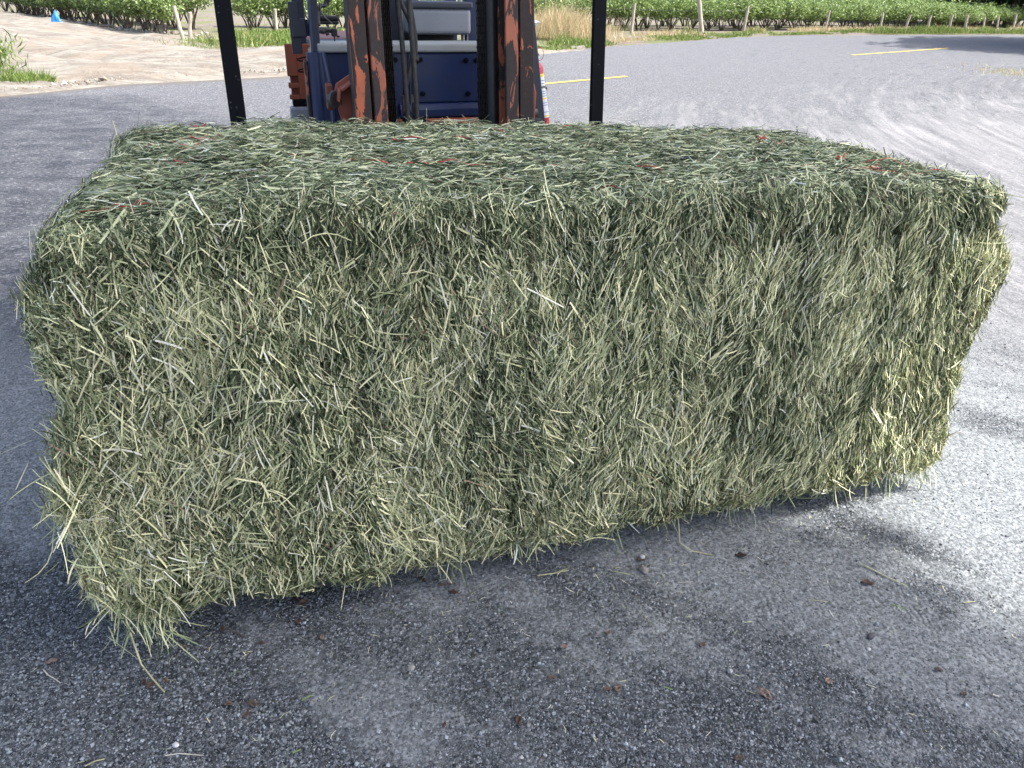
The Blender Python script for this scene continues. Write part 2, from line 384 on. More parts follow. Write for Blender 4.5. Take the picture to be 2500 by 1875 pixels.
gz = .012 + sstep(TT, 0, .10) * (.035 + .30 * ridge + .16 * (fbm(P * 1.1, 4) - .5) + .30 * sstep(-gxf, 8.5, 17) * np.sin(np.pi * np.clip(TT, 0, 1)) ) * sstep(1 - TT, 0, .08) - .03 * (TT <= 0)
ii = np.arange(120 * 330).reshape(120, 330); qs = np.stack([ii[:-1, :-1], ii[:-1, 1:], ii[1:, 1:], ii[1:, :-1]], -1).reshape(-1, 4)
sandm = mesh_np('sand', np.stack([gxf, gyf, gz], -1), qs.ravel(), np.full(len(qs), 4), msd, True)
tag(link('sand', sandm), 'pale ridged sand bank between the road and the bushes', kind='structure')

# yellow centre dashes, following the road
my = plain('yellow_road_paint', (.70, .50, .07), .7, .25, 30, bump=.4)
for a, b, lab in (((1180, 219), (1530, 187), 'worn yellow centre dash just right of the forklift'), ((2080, 135), (2315, 118), 'yellow centre dash farther along the road beside the tree shadow')):
    p, q_ = at(*a), at(*b); d = (q_ - p)[:2]; d /= np.linalg.norm(d); nn = np.array([-d[1], d[0]]) * .055
    k = MB(); pts = []
    m_ = 24
    for i in range(m_ + 1):
        s_ = i / m_; c_ = p[:2] * (1 - s_) + q_[:2] * s_; w1, w2 = 1 + random.uniform(-.12, .12), 1 + random.uniform(-.12, .12)
        pts += [(*(c_ + nn * w1), .008), (*(c_ - nn * w2), .008)]
    k.add(pts, [(2 * i, 2 * i + 1, 2 * i + 3, 2 * i + 2) for i in range(m_)])
    o_ = k.build('road_marking', my); tag(o_, lab, 'road marking', kind='structure')

# ------------------------------------------------------------------ scatter helpers (numpy)
def ribbons(P, D, S, L, W, bend, nseg, col, taper=0.35, kink=0.0):
    """P base centre, D direction, S side direction, curved ribbons. returns V, loops, sizes, colours"""
    n = len(P); k = nseg + 1; s = np.linspace(-.5, .5, k)
    B = norm(np.cross(D, S))
    kk = (rng.random(n) < kink)[:, None]; sh_ = np.where(kk, np.abs(s[None] - rng.uniform(-.3, .3, (n, 1))) * 1.6, s[None] ** 2 * 4)
    ctr = P[:, None, :] + D[:, None, :] * (s[None, :, None] * L[:, None, None]) + bend[:, None, None] * (sh_[:, :, None] * L[:, None, None]) * (S[:, None, :] * .8 + B[:, None, :] * .5)
    w = W[:, None] * (1 - taper * np.abs(s[None, :] * 2) ** 3) * .5
    a = ctr + S[:, None, :] * w[..., None]; b = ctr - S[:, None, :] * w[..., None]
    V = np.stack([a, b], 2).reshape(-1, 3)
    base = (np.arange(n) * 2 * k)[:, None]; j = np.arange(nseg)[None, :] * 2
    F = np.stack([base + j, base + j + 1, base + j + 3, base + j + 2], -1).reshape(-1, 4)
    C = np.repeat(np.concatenate([col, np.ones((n, 1))], 1), 2 * k, 0)
    return V, F, C
def join(parts):
    V, F, C = [], [], []; off = 0
    for v, f, c in parts: V.append(v); F.append(f + off); C.append(c); off += len(v)
    return np.concatenate(V), np.concatenate(F), np.concatenate(C)
def quads_mesh(name, parts, m, smooth=False):
    V, F, C = join(parts); return mesh_np(name, V, F.ravel(), np.full(len(F), 4), m, smooth, {'col': ('COLOR', C)})
def pick(pal, w, n):
    pal = np.array(pal); i = rng.choice(len(pal), n, p=np.array(w) / sum(w)); return pal[i] * (1 + rng.normal(0, .13, (n, 1))).clip(.6, 1.5)

# ================================================================== HAY BALE
YAW = rad(18.69); OX, OY = -.895, 1.347
EX = np.array([math.cos(YAW), math.sin(YAW), 0]); EY = np.array([-math.sin(YAW), math.cos(YAW), 0])
def ray_depth(px, ref):
    Fv = np.array([0, math.cos(PITCH), -math.sin(PITCH)]); d = ray(*px); return C0 + d * (((np.array(ref) - C0) @ Fv) / (d @ Fv))
K = {}
K[0, 0, 0] = ray_depth((240, 1520), (-.895, 1.347, .121)); K[1, 0, 0] = ray_depth((2290, 1140), (1.374, 2.113, .06))
K[0, 0, 1] = ray_depth((112, 515), (-.876, 1.382, 1.043)); K[1, 0, 1] = ray_depth((2440, 468), (1.393, 2.147, .966))
K[0, 1, 1] = ray_depth((318, 322), (-1.245, 2.472, 1.01)); K[1, 1, 1] = ray_depth((1918, 330), (1.025, 3.237, .933))
K[0, 1, 0] = np.array([-1.27, 2.44, .115]); K[1, 1, 0] = np.array([1.02, 3.21, .095])
BL, BW, BH = 2.40, 1.15, .92; RND = .052
def bale_pos(c, off=0.0):
    """c in [0,1]^3 on the box surface -> world position, displaced along the rounded normal"""
    q = c * np.array([BL, BW, BH]); inner = np.clip(q, RND, np.array([BL, BW, BH]) - RND); d = q - inner
    nr_ = norm(d + 1e-9); p = inner + nr_ * RND
    x, y, z = q.T; xn, yn_, zn = c.T
    f = np.abs(d) / RND
    # lumps
    dis = .045 * (fbm(q * 2.6 + 3, 2) - .5) + .050 * (fbm(q * 10, 2) - .5) + .024 * (fbm(q * 26, 2) - .5)
    # flake creases on the upright faces
    wob = x + .03 * (vnoise(np.stack([x * 1.5, z * 3.5, y], -1) + 9) - .5) + .012 * np.sin(z * 9)
    fr = wob / .118 + .35 * np.sin(wob * 5.1); ds = np.abs(fr - np.round(fr)) * .118
    cr = -.026 * np.exp(-(ds / .0095) ** 2) * (.35 + 1.0 * vnoise(np.stack([fr.round() * 3.1, z * 4, y * 4], -1)))
    upright = 1 - np.abs(nr_[:, 2]); dis = dis + cr * upright
    dis = dis - .022 * np.exp(-((zn - .885) / .055) ** 2) * (nr_[:, 1] < -.5) * (.45 + 1.1 * vnoise(np.stack([x * 7, z * 9, y], -1) + 4))
    dis = dis - .02 * np.exp(-((zn - .50) / .03) ** 2) * (nr_[:, 1] < -.5) * vnoise(q * 5)
    p = p + nr_ * (dis + off)[:, None]
    # bulging ends, slumped left top corner, crowned top
    p[:, 0] -= (1 - xn) ** 10 * (.040 * np.sin(np.pi * np.clip(zn, 0, 1)) + .035 * np.exp(-((zn - .78) / .09) ** 2) - .03 * np.exp(-((zn - .60) / .04) ** 2))
    p[:, 0] += xn ** 10 * (.10 * np.exp(-((zn - .72) / .24) ** 2))
    p[:, 2] += zn * .024 * np.sin(np.pi * xn) * np.clip(yn_ * 1.5, .2, 1) - zn ** 4 * .05 * (1 - sstep(x, 0, .38)) * (1 - yn_)
    p[:, 2] -= (1 - zn) ** 6 * (.035 * np.exp(-((x - .12) / .09) ** 2) + .02 * (fbm(np.stack([x * 6, y * 6, z * 0], -1), 2) - .5))
    u = (p / np.array([BL, BW, BH])); out = 0
    for k_, v_ in K.items():
        w = (u[:, 0] if k_[0] else 1 - u[:, 0]) * (u[:, 1] if k_[1] else 1 - u[:, 1]) * (u[:, 2] if k_[2] else 1 - u[:, 2])
        out = out + w[:, None] * v_
    R_ = np.stack([EX, EY, [0, 0, 1]], 0)
    return out, norm(nr_ @ R_), nr_
FACES = {'front': (0, 2, 1, 0.), 'back': (0, 2, 1, 1.), 'top': (0, 1, 2, 1.), 'bottom': (0, 1, 2, 0.), 'left': (1, 2, 0, 0.), 'right': (1, 2, 0, 1.)}
DIM = np.array([BL, BW, BH])
def face_pts(f, n):
    a, b, k, v = FACES[f]; c = np.zeros((n, 3)); c[:, a] = rng.random(n); c[:, b] = rng.random(n); c[:, k] = v; return c
core = []
for f, (a, b, k, v) in FACES.items():
    na, nb = max(8, int(DIM[a] / .014)), max(8, int(DIM[b] / .014))
    A, B_ = np.meshgrid(np.linspace(0, 1, na), np.linspace(0, 1, nb)); c = np.zeros((na * nb, 3)); c[:, a] = A.ravel(); c[:, b] = B_.ravel(); c[:, k] = v
    p, _, _ = bale_pos(c, -.020)
    ii = np.arange(na * nb).reshape(nb, na); Q = np.stack([ii[:-1, :-1], ii[:-1, 1:], ii[1:, 1:], ii[1:, :-1]], -1).reshape(-1, 4)
    if (f in ('front', 'right', 'top')) is False: Q = Q[:, ::-1]
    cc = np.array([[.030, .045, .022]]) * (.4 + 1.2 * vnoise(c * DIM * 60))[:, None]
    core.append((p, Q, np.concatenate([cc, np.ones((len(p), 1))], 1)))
PAL = [(.028, .040, .021), (.068, .094, .047), (.165, .205, .110), (.37, .41, .225), (.62, .635, .375), (.78, .76, .48), (.80, .80, .66), (.28, .21, .14), (.15, .12, .08)]
def stalks(f, n, Lm, Ls, Wm, nseg, off, offs, tilt, pal_w, spread, bend=.12, csel=None, Lmax=.3, bund=1):
    if bund > 1:
        a, b, k, v = FACES[f]; c = face_pts(f, n // bund); c = np.repeat(c, bund, 0)
        for ax_i in (a, b): c[:, ax_i] = np.clip(c[:, ax_i] + rng.normal(0, .007, len(c)) / DIM[ax_i], 0, 1)
    else: c = face_pts(f, n) if csel is None else csel
    n = len(c)
    o_ = rng.normal(off, offs, n); p, nw, nl = bale_pos(c, o_)
    q_ = c * DIM
    a, b, k, v = FACES[f]
    ax = np.zeros((n, 3)); bx = np.zeros((n, 3))
    T = {0: EX, 1: EY, 2: np.array([0, 0, 1.])}
    t1 = np.broadcast_to(T[a], (n, 3)); t1 = norm(t1 - nw * (t1 * nw).sum(1, keepdims=True)); t2 = np.cross(nw, t1)
    flow = (fbm(q_ * np.array([9, 9, 6]) + 30, 2) - .5) * 1.5
    if f == 'top': spread = spread * 1.35; Lm = Lm * .88
    sx_ = (1.12 - .55 * c[:, 0]) if f == 'front' else np.ones(n)
    mean = math.pi / 2 if f in ('front', 'left', 'right', 'back') else 0.0
    th = mean + flow + ((np.repeat(rng.normal(0, spread, n // bund), bund) + rng.normal(0, .16, n) if bund > 1 else rng.normal(0, spread, n)) * sx_)
    D = t1 * np.cos(th)[:, None] + t2 * np.sin(th)[:, None] + nw * rng.normal(0, tilt, n)[:, None]; D = norm(D)
    S0 = norm(np.cross(D, nw)); ro = rng.normal(0, .75, n); S = norm(S0 * np.cos(ro)[:, None] + np.cross(D, S0) * np.sin(ro)[:, None])
    L = np.clip(rng.lognormal(math.log(Lm), Ls, n), .005, Lmax); W = Wm * rng.lognormal(0, .30, n)
    # colour: yellow patches, greener between
    pt = fbm(q_ * 4.2 + 50, 3); w = np.array(pal_w, float)
    hi = sstep(c[:, 2], .80, .92) if f in ('front', 'left', 'right') else np.zeros(n)  # upper band, where shade below the top edge is painted into the stalks
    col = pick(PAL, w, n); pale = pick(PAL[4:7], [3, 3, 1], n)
    yp = (sstep(pt, .48, .68) * (.40 if f != 'top' else .25) * (1 - .7 * sstep(c[:, 2], .74, .92)))[:, None]; sel = (rng.random((n, 1)) < yp)  # pale stalks thin out upwards, part of that painted shade
    shade_dk = (rng.random(n) < .20 * hi * (.4 + 1.2 * vnoise(q_ * 8))); col[shade_dk] = pick(PAL[:3], [3, 4, 3], int(shade_dk.sum()))  # dark stalk colours stand in for shade under the top edge
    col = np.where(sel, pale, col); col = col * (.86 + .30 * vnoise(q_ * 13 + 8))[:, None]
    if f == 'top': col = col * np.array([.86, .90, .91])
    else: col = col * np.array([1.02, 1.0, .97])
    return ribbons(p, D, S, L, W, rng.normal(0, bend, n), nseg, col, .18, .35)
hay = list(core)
AREA = dict(front=1.0, top=.95, left=.30, right=.45, back=.18, bottom=.12)
for f, w_ in AREA.items():
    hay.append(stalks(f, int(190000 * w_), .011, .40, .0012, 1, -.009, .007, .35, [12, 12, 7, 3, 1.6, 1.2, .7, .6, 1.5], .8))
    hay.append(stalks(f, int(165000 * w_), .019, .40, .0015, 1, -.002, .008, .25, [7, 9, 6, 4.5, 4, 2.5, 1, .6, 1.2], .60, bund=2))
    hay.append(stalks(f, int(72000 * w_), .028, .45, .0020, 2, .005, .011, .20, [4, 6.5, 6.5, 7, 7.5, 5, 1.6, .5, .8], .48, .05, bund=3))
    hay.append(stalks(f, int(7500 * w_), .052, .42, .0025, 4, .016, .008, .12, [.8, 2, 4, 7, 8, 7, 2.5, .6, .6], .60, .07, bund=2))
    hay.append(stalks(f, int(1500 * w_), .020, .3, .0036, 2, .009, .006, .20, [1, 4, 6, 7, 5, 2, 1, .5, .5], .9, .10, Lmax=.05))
# whiskers that stand off the faces and edges
for f, w_ in dict(front=500, top=600, left=300, right=400).items():
    hay.append(stalks(f, w_, .050, .35, .0018, 3, .020, .006, .5, [1, 3, 6, 8, 5, 3, 1, 1, 1], .8, .18))
def edge_c(n, axis, fix):
    c = np.zeros((n, 3)); c[:, axis] = rng.random(n)
    for k_, v_ in fix.items(): c[:, k_] = np.clip(v_ + rng.normal(0, .02, n), 0, 1)
    return c
for f, n_, ax_, fix in (('top', 3000, 0, {1: .0, 2: 1.}), ('front', 2400, 0, {1: 0., 2: 1.}), ('front', 3800, 0, {1: 0., 2: 0.}), ('bottom', 1400, 0, {1: 0., 2: 0.}), ('right', 2200, 2, {1: 0., 0: 1.}),
                        ('left', 2200, 2, {1: 0., 0: 0.}), ('front', 1800, 2, {1: 0., 0: 1.}), ('front', 1800, 2, {1: 0., 0: 0.}), ('top', 1500, 1, {0: 0., 2: 1.}), ('top', 1500, 1, {0: 1., 2: 1.}), ('top', 1700, 0, {1: 1., 2: 1.})):
    hay.append(stalks(f, 0, .042, .42, .0021, 3, .004, .008, .30, [1, 3, 6, 8, 6, 3, 1, .8, .8], .7, .15, csel=edge_c(n_, ax_, fix)))
    hay.append(stalks(f, 0, .018, .42, .0017, 1, .004, .010, .5, [3, 5, 6, 6, 4, 2, 1, 1, 1], .9, .1, csel=edge_c(n_ * 3, ax_, fix)))
# hanging tufts: long drooping stalks
def droop(base, n, spread, Lr, dirs, wid=.0024, pal_w=(.5, 2, 6, 9, 9, 5, 2, .5, .5)):
    b = np.asarray(base) + rng.normal(0, 1, (n, 3)).clip(-1.5, 1.5) * np.asarray(spread); k = 6; L = rng.uniform(*Lr, n)
    d = norm(np.asarray(dirs) + rng.normal(0, .5, (n, 3))); S = norm(np.cross(d, rng.normal(0, 1, (n, 3))))
    return ribbons(b + d * L[:, None] * .4, d, S, L, wid * rng.lognormal(0, .25, n), rng.normal(0, .08, n), 4, pick(PAL, pal_w, n))
cx0 = K[0, 0, 0]
hay.append(droop(cx0 + np.array([.10, .02, .03]), 150, (.05, .035, .03), (.04, .12), (.05, -.25, -1)))
hay.append(droop(cx0 + np.array([.06, .03, .12]), 110, (.05, .05, .06), (.04, .10), (-.25, -.35, -1)))
hay.append(droop(cx0 + np.array([.02, .03, .34]), 90, (.04, .05, .10), (.04, .11), (-.2, -.45, -.8)))
for fx, nn_ in ((.25, 60), (.33, 46), (.42, 60), (.52, 30), (.60, 26), (.69, 50), (.75, 34), (.84, 26), (.90, 44), (.965, 70)):
    b_ = K[0, 0, 0] * (1 - fx) + K[1, 0, 0] * fx
    hay.append(droop(b_ + np.array([0, .02, .02]), nn_, (.035, .025, .015), (.04, .11), (.05, -.2, -1), .0026))
# tangled straw mats that lie on the front face, lower left
for fx, fz, nn_ in ((.07, .58, 260), (.13, .76, 220), (.10, .36, 200), (.45, .66, 160), (.06, .12, 220), (.78, .85, 160), (.30, .14, 130), (.58, .30, 120)):
    c = np.zeros((nn_, 3)); c[:, 0] = np.clip(fx + rng.normal(0, .028, nn_), 0, 1); c[:, 2] = np.clip(fz + rng.normal(0, .07, nn_), 0, 1)
    hay.append(stalks('front', 0, .065, .40, .0026, 3, .016, .008, .16, [.3, 1, 4, 7, 9, 6, 2, .5, .3], .55, .12, csel=c, Lmax=.2))
bale = empty('hay_bale', (OX, OY, 0), 0)
tag(bale, 'huge rectangular green hay bale tied with red twine, carried low on the forklift', 'hay bale')
def to_parent(me, e):
    n_ = len(me.vertices); a = np.empty(n_ * 3, np.float32); me.vertices.foreach_get('co', a); a = a.reshape(-1, 3) - np.array(e.location, np.float32); me.vertices.foreach_set('co', a.ravel())
body = quads_mesh('hay', hay, M['hay']); to_parent(body, bale)
hb = link('hay', body, bale)
# six strings run lengthwise over the top, each with a knot near either end
knotL = [(445, 337), (434, 360), (438, 390), (417, 426), (403, 466), (262, 574)]
knotR = [(1830, 332), (1881, 344), (1980, 367), (2054, 391), (2148, 417), (2231, 448)]
def top_c(px):
    p = at(px[0], px[1], 1.0); d = p - np.array([OX, OY, 0]); return (d @ EX) / BL, (d @ EY) / BW
for i in range(6):
    cl, cr_ = top_c(knotL[i]), top_c(knotR[i])
    s_ = np.linspace(-.12, 1.12, 160); cx = cl[0] + (cr_[0] - cl[0]) * s_; cy = cl[1] + (cr_[1] - cl[1]) * s_
    cx = np.clip(cx, .004, .996); cy = np.clip(cy, .05, .97)
    c = np.stack([cx, cy, np.ones_like(cx)], -1)
    lift = (.000 if i < 5 else -.012) + .017 * sstep(vnoise(np.stack([s_ * 9, 0 * s_ + i * 3.3, 0 * s_], -1)), .42, .8)
    p, _, _ = bale_pos(c, lift); p -= np.array([OX, OY, 0])
    k = MB(); k.tube([tuple(x) for x in p], .0024, 5)
    tw = k.build('twine', M['twine'], bale)
    for e_ in (cl, cr_):
        c1 = np.array([[min(max(e_[0], .02), .98), min(max(e_[1], .03), .97), 1.0]]); p1, _, _ = bale_pos(c1, np.array([.015])); p1 = p1[0] - np.array([OX, OY, .013 if i == 5 else 0])
        k = MB(); pts = []
        for j in range(26):
            a_ = j * .95; r_ = .007 + .003 * math.sin(j * 1.7)
            pts.append((p1[0] + r_ * 1.1 * math.cos(a_) + (j - 13) * .0008, p1[1] + r_ * math.sin(a_), p1[2] + .006 * math.sin(a_ * .7)))
        k.tube(pts, .0030, 5)
        for sg in (-1, 1):
            k.tube([(p1[0], p1[1], p1[2]), (p1[0] + sg * .012, p1[1] + .010 * sg, p1[2] + .010), (p1[0] + sg * .018, p1[1] + .016 * sg, p1[2] + .014)], .0024, 5)
        k.build('knot', M['twine'], tw)
# single long stalks hanging at the bottom left corner, as parts
def stalk_obj(pts, w, col, name, parent=None, labels=None, z=None):
    k = MB(); k.tube(pts, w, 5, rs=[w * (1 - .25 * i / (len(pts) - 1)) for i in range(len(pts))])
    return k.build(name, col, parent)
M['straw'] = plain('dry_straw', (.42, .42, .24), .55, .3, 40)
M['straw_pale'] = plain('bleached_straw', (.55, .52, .44), .6, .2, 40)
M['straw_green'] = plain('green_straw', (.22, .32, .12), .55, .3, 40)
def off(p): return tuple(np.asarray(p) - np.array([OX, OY, 0]))
stalk_obj([off(at(318, 1545, .10)), off(at(337, 1600, .07)), off(at(345, 1622, .05)), off(at(375, 1660, .025)), off(at(402, 1690, .006))], .0024, M['straw'], 'loose_stalk', bale)
stalk_obj([off(at(375, 1515, .12)), off(at(392, 1550, .08)), off(at(408, 1572, .05)), off(at(412, 1598, .04))], .0016, M['straw_green'], 'loose_stalk', bale)
stalk_obj([off(at(170, 1250, .30)), off(at(120, 1236, .28)), off(at(95, 1238, .28)), off(at(80, 1222, .28))], .002, M['straw'], 'loose_stalk', bale)
stalk_obj([off(at(1640, 1225, .12)), off(at(1655, 1255, .08)), off(at(1660, 1325, .03)), off(at(1690, 1345, .008)), off(at(1742, 1356, .006))], .0018, M['straw'], 'loose_stalk', bale)

# ================================================================== FORKLIFT  (local frame: X along the bale, Y back, Z up)
fl = empty('forklift', (OX, OY, 0), YAW)
tag(fl, 'old blue and orange forklift with flaking mast paint, standing behind the hay bale', 'forklift')
XC = 1.147; TILT = rad(5)
MT = Matrix.Translation((0, 1.30, .10)) @ Matrix.Rotation(-TILT, 4, 'X') @ Matrix.Translation((0, -1.30, -.10))   # mast leans back
def TB(*a, **k): return a
# upright bars of the wide load backrest
for x0, x1 in ((.366, .418), (1.668, 1.720)):
    k = MB().box(x0, x1, 1.186, 1.206, .16, 1.62, .004, MT); b_ = k.build('backrest_bar', M['black_steel'], fl)
MB().box(.366, 1.711, 1.234, 1.262, .20, .30, .004, MT).box(.50, 1.58, 1.234, 1.275, .48, .58, .004, MT).build('carriage', M['black_steel'], fl)
for x0 in (.80, 1.39):
    MB().box(x0, x0 + .11, 1.195, 1.230, .035, .62, .006, MT).prism_x([(1.21, .028), (1.21, .070), (.20, .052), (.16, .040), (.16, .028)], x0, x0 + .11, .003).build('fork', M['black_steel'], fl)
# mast: fixed outer channels and sliding inner channels
ZT = 2.15
def channel(xa, xb, y0, y1, side, b=.004, z0=.08, z1=ZT):
    k = MB(); th = .014
    k.box(xa, xb, y0, y0 + .018, z0, z1, b, MT)                       # front flange
    k.box(xa, xb, y1 - .018, y1, z0, z1, b, MT)
    if side < 0: k.box(xa, xa + th, y0 + .0185, y1 - .0185, z0, z1, .002, MT)
    else: k.box(xb - th, xb, y0 + .0185, y1 - .0185, z0, z1, .002, MT)
    return k
channel(.802, .860, 1.335, 1.455, -1).build('outer_mast_channel', M['mast_outer'], fl)
channel(1.434, 1.492, 1.335, 1.455, 1).build('outer_mast_channel', M['mast_outer'], fl)
channel(.869, .918, 1.330, 1.440, -1).build('inner_mast_channel', M['mast_inner'], fl)
channel(1.376, 1.427, 1.330, 1.440, 1).build('inner_mast_channel', M['mast_inner'], fl)
for z0 in (.30, 2.02): MB().box(.86, 1.435, 1.47, 1.50, z0, z0 + .12, .004, MT).build('mast_crossbar', M['orange'], fl)
# dark lift cylinder behind the right channels
MB().cyl(MT @ Vector((1.348, 1.43, .1)), MT @ Vector((1.348, 1.43, 1.95)), .026, 20).build('lift_cylinder', M['black'], fl)
MB().cyl(MT @ Vector((.945, 1.47, .1)), MT @ Vector((.945, 1.47, 1.95)), .022, 20).build('lift_cylinder', M['black'], fl)
# leaf chains
def chain(xc, y, wz=.033, name='lift_chain'):
    k = MB(); p = .0254; n_ = int(1.55 / p)
    for i in range(n_):
        z = .45 + i * p
        for j in range(5):
            xj = xc - wz / 2 + wz * (j + .5) / 5; zz = z + (.5 * p if j % 2 else 0)
            k.box(xj - .0024, xj + .0024, y - .0095, y + .0095, zz - .0165, zz + .0165, .002, MT, 1)
        k.cyl(MT @ Vector((xc - wz / 2 - .002, y, z)), MT @ Vector((xc + wz / 2 + .002, y, z)), .0042, 8)
    return k.build(name, M['chain'], fl)
chain(.945, 1.400); chain(1.308, 1.425, .034)
# hydraulic hoses down the middle of the mast
def wavy(pts, n=8):
    P = [Vector(p) for p in pts]; out = []
    for i in range(len(P) - 1):
        a = P[max(i - 1, 0)]; b = P[i]; c = P[i + 1]; d = P[min(i + 2, len(P) - 1)]
        for j in range(n):
            s = j / n; out.append(.5 * ((2 * b) + (c - a) * s + (2 * a - 5 * b + 4 * c - d) * s * s + (3 * b - a - 3 * c + d) * s ** 3))
    out.append(P[-1]); return out
def hose(pts, r, m='hose', n=10): MB().tube(wavy(pts), r, n).build('hydraulic_hose', M[m], fl)
hose([(.985, 1.52, 2.0), (.982, 1.485, 1.5), (.990, 1.455, 1.25), (.994, 1.435, 1.06), (.995, 1.42, .8)], .0095)
hose([(1.022, 1.50, 2.0), (1.019, 1.465, 1.5), (1.024, 1.44, 1.25), (1.028, 1.43, 1.06), (1.03, 1.42, .8)], .0095)
hose([(.99, 1.60, 1.52), (1.015, 1.58, 1.40), (1.045, 1.56, 1.32), (1.048, 1.56, 1.24), (1.030, 1.55, 1.16), (1.01, 1.54, 1.10), (1.004, 1.53, 1.04), (1.006, 1.50, .9)], .0085)
hose([(1.04, 1.61, 1.47), (1.058, 1.60, 1.36), (1.064, 1.58, 1.27), (1.056, 1.57, 1.18), (1.043, 1.55, 1.09), (1.040, 1.53, 1.0), (1.04, 1.5, .9)], .0085)
for x_, y_, z_ in ((1.004, 1.53, 1.05), (1.042, 1.545, 1.05)):
    MB().cyl((x_, y_, z_ - .035), (x_, y_, z_ + .03), .0115, 14).build('hose_fitting', M['steel'], fl)
MB().box(.985, 1.065, 1.425, 1.50, .985, 1.003, .003).box(1.000, 1.020, 1.44, 1.47, .80, .984, .003).build('hose_bracket', M['black_steel'], fl)
MB().cyl((1.035, 1.575, 1.205), (1.072, 1.572, 1.200), .014, 12).build('hose_clamp', M['black'], fl)
# blue front panel, sill, cross member, bolts
pn = MB()
pn.box(.70, 1.62, 1.853, 1.875, .60, 1.206, .006)
panel = pn.build('front_panel', M['blue'], fl)
MB().box(1.085, 1.60, 1.842, 1.8525, 1.012, 1.200, .003).build('cover_plate', M['blue'], panel)
MB().prism_x([(1.8525, .955), (1.8525, 1.0115), (1.834, 1.004), (1.826, .985), (1.826, .955)], 1.04, 1.60, .003).build('lower_lip', M['blue'], panel)
for x_, z_ in ((1.135, 1.180), (1.332, 1.176), (1.378, 1.176), (1.141, 1.047), (1.340, 1.043), (1.03, 1.18)):
    k = MB().cyl((x_, 1.8415, z_), (x_, 1.836, z_), .0105, 20).cyl((x_, 1.836, z_), (x_, 1.829, z_), .0068, 6)
    k.build('bolt', M['black_steel'], panel)
MB().box(.72, 1.63, 1.835, 2.02, 1.208, 1.243, .009, None, 3).build('grey_cowl_trim', M['grey_trim'], fl)
MB().box(.92, 1.42, 1.79, 1.835, .80, .948, .006).build('cross_member', M['orange'], fl)
MB().box(.72, 1.60, 1.88, 2.30, .45, 1.20, .01).build('cowl_body', M['navy'], fl)
# seat pedestal: grey box with dark lid over a black bellows
bx_ = MB().box(1.166, 1.452, 2.185, 2.50, 1.256, 1.364, .018, None, 3).build('grey_console', M['grey_shell'], fl)
MB().box(1.160, 1.458, 2.178, 2.505, 1.3645, 1.392, .008, None, 2).build('lid', M['grey_lid'], bx_)
k = MB()
for i in range(5): k.tube([(1.30 + .098 * math.cos(a_) * (1 + .02 * (i % 2)), 2.33 + .085 * math.sin(a_), 1.212 + i * .010) for a_ in np.linspace(0, 2 * math.pi, 41)], .0075, 6)
k.box(1.23, 1.37, 2.27, 2.39, 1.20, 1.256, .004)
k.build('bellows', M['rubber'], fl)
MB().box(.74, 1.56, 2.12, 2.60, 1.20, 1.2115, .004).build('floor_plate', M['black_steel'], fl)
MB().cyl((1.425, 2.24, 1.21), (1.425, 2.24, 1.255), .009, 10).cyl((1.447, 2.24, 1.21), (1.447, 2.24, 1.255), .004, 8).build('console_post', M['steel'], fl)
MB().box(1.055, 1.15, 2.30, 2.34, 1.21, 1.50, .006).box(1.06, 1.20, 2.50, 2.80, 1.21, 1.30, .01).build('dark_side_panel', M['navy'], fl)
# seat behind, with its frame rising out of the frame of view
st_ = MB().box(1.06, 1.42, 2.65, 3.05, 1.20, 1.32, .04, None, 4).build('seat', M['seat'], fl)
MB().box(1.09, 1.40, 3.02, 3.14, 1.30, 1.75, .04, None, 4).build('seat_back', M['seat'], fl)
for x_ in (1.238, 1.436): MB().tube([(x_, 2.32, 1.39), (x_ - .008, 2.36, 1.55), (x_ - .01, 2.40, 1.75)], .0075, 10).build('console_rail', M['steel'], fl)
# overhead guard pillars (front pair leans forward towards its feet, rear pair upright)
def bar4(k, pa, pb, w, d):
    a, b = Vector(pa), Vector(pb); dz = (b - a); 
    vs = []
    for p in (a, b):
        for sx_, sy_ in ((-1, -1), (1, -1), (1, 1), (-1, 1)): vs.append(p + Vector((sx_ * w / 2, sy_ * d / 2, 0)))
    bm = bmesh.new(); V_ = [bm.verts.new(v) for v in vs]
    for f_ in ((0, 1, 2, 3), (7, 6, 5, 4), (0, 4, 5, 1), (1, 5, 6, 2), (2, 6, 7, 3), (3, 7, 4, 0)): bm.faces.new([V_[i] for i in f_])
    bmesh.ops.recalc_face_normals(bm, faces=bm.faces[:]); bmesh.ops.bevel(bm, geom=bm.edges[:], offset=.004, segments=2, affect='EDGES', profile=.5)
    return k.bm(bm)
k = MB(); bar4(k, (.715, 1.86, 1.15), (.735, 1.98, 2.10), .036, .05); k.build('guard_pillar', M['navy'], fl)
k = MB(); bar4(k, (.700, 1.85, 1.205), (.7085, 1.89, 1.45), .010, .052); k.build('pillar_edge_strip', M['blue'], fl)
k = MB(); bar4(k, (1.674, 1.80, .70), (1.512, 1.96, 2.10), .075, .05); k.build('guard_pillar', M['navy'], fl)
k = MB(); bar4(k, (1.560, 3.00, 1.15), (1.54, 2.98, 2.10), .06, .05); k.build('guard_pillar', M['blue'], fl)
k = MB(); bar4(k, (.74, 3.00, 1.15), (.76, 2.98, 2.10), .06, .05); k.build('guard_pillar', M['navy'], fl)
k = MB().box(.70, 1.60, 1.95, 2.01, 2.10, 2.15, .006).box(.70, 1.60, 2.93, 3.0, 2.10, 2.15, .006)
for i in range(9): k.box(.74 + i * .10, .765 + i * .10, 2.012, 2.928, 2.105, 2.145, .004)
k.build('overhead_guard', M['navy'], fl)
k = MB().box(1.495, 1.555, 2.45, 2.50, 1.20, 1.62, .006); k.build('right_inner_post', M['blue'], fl)
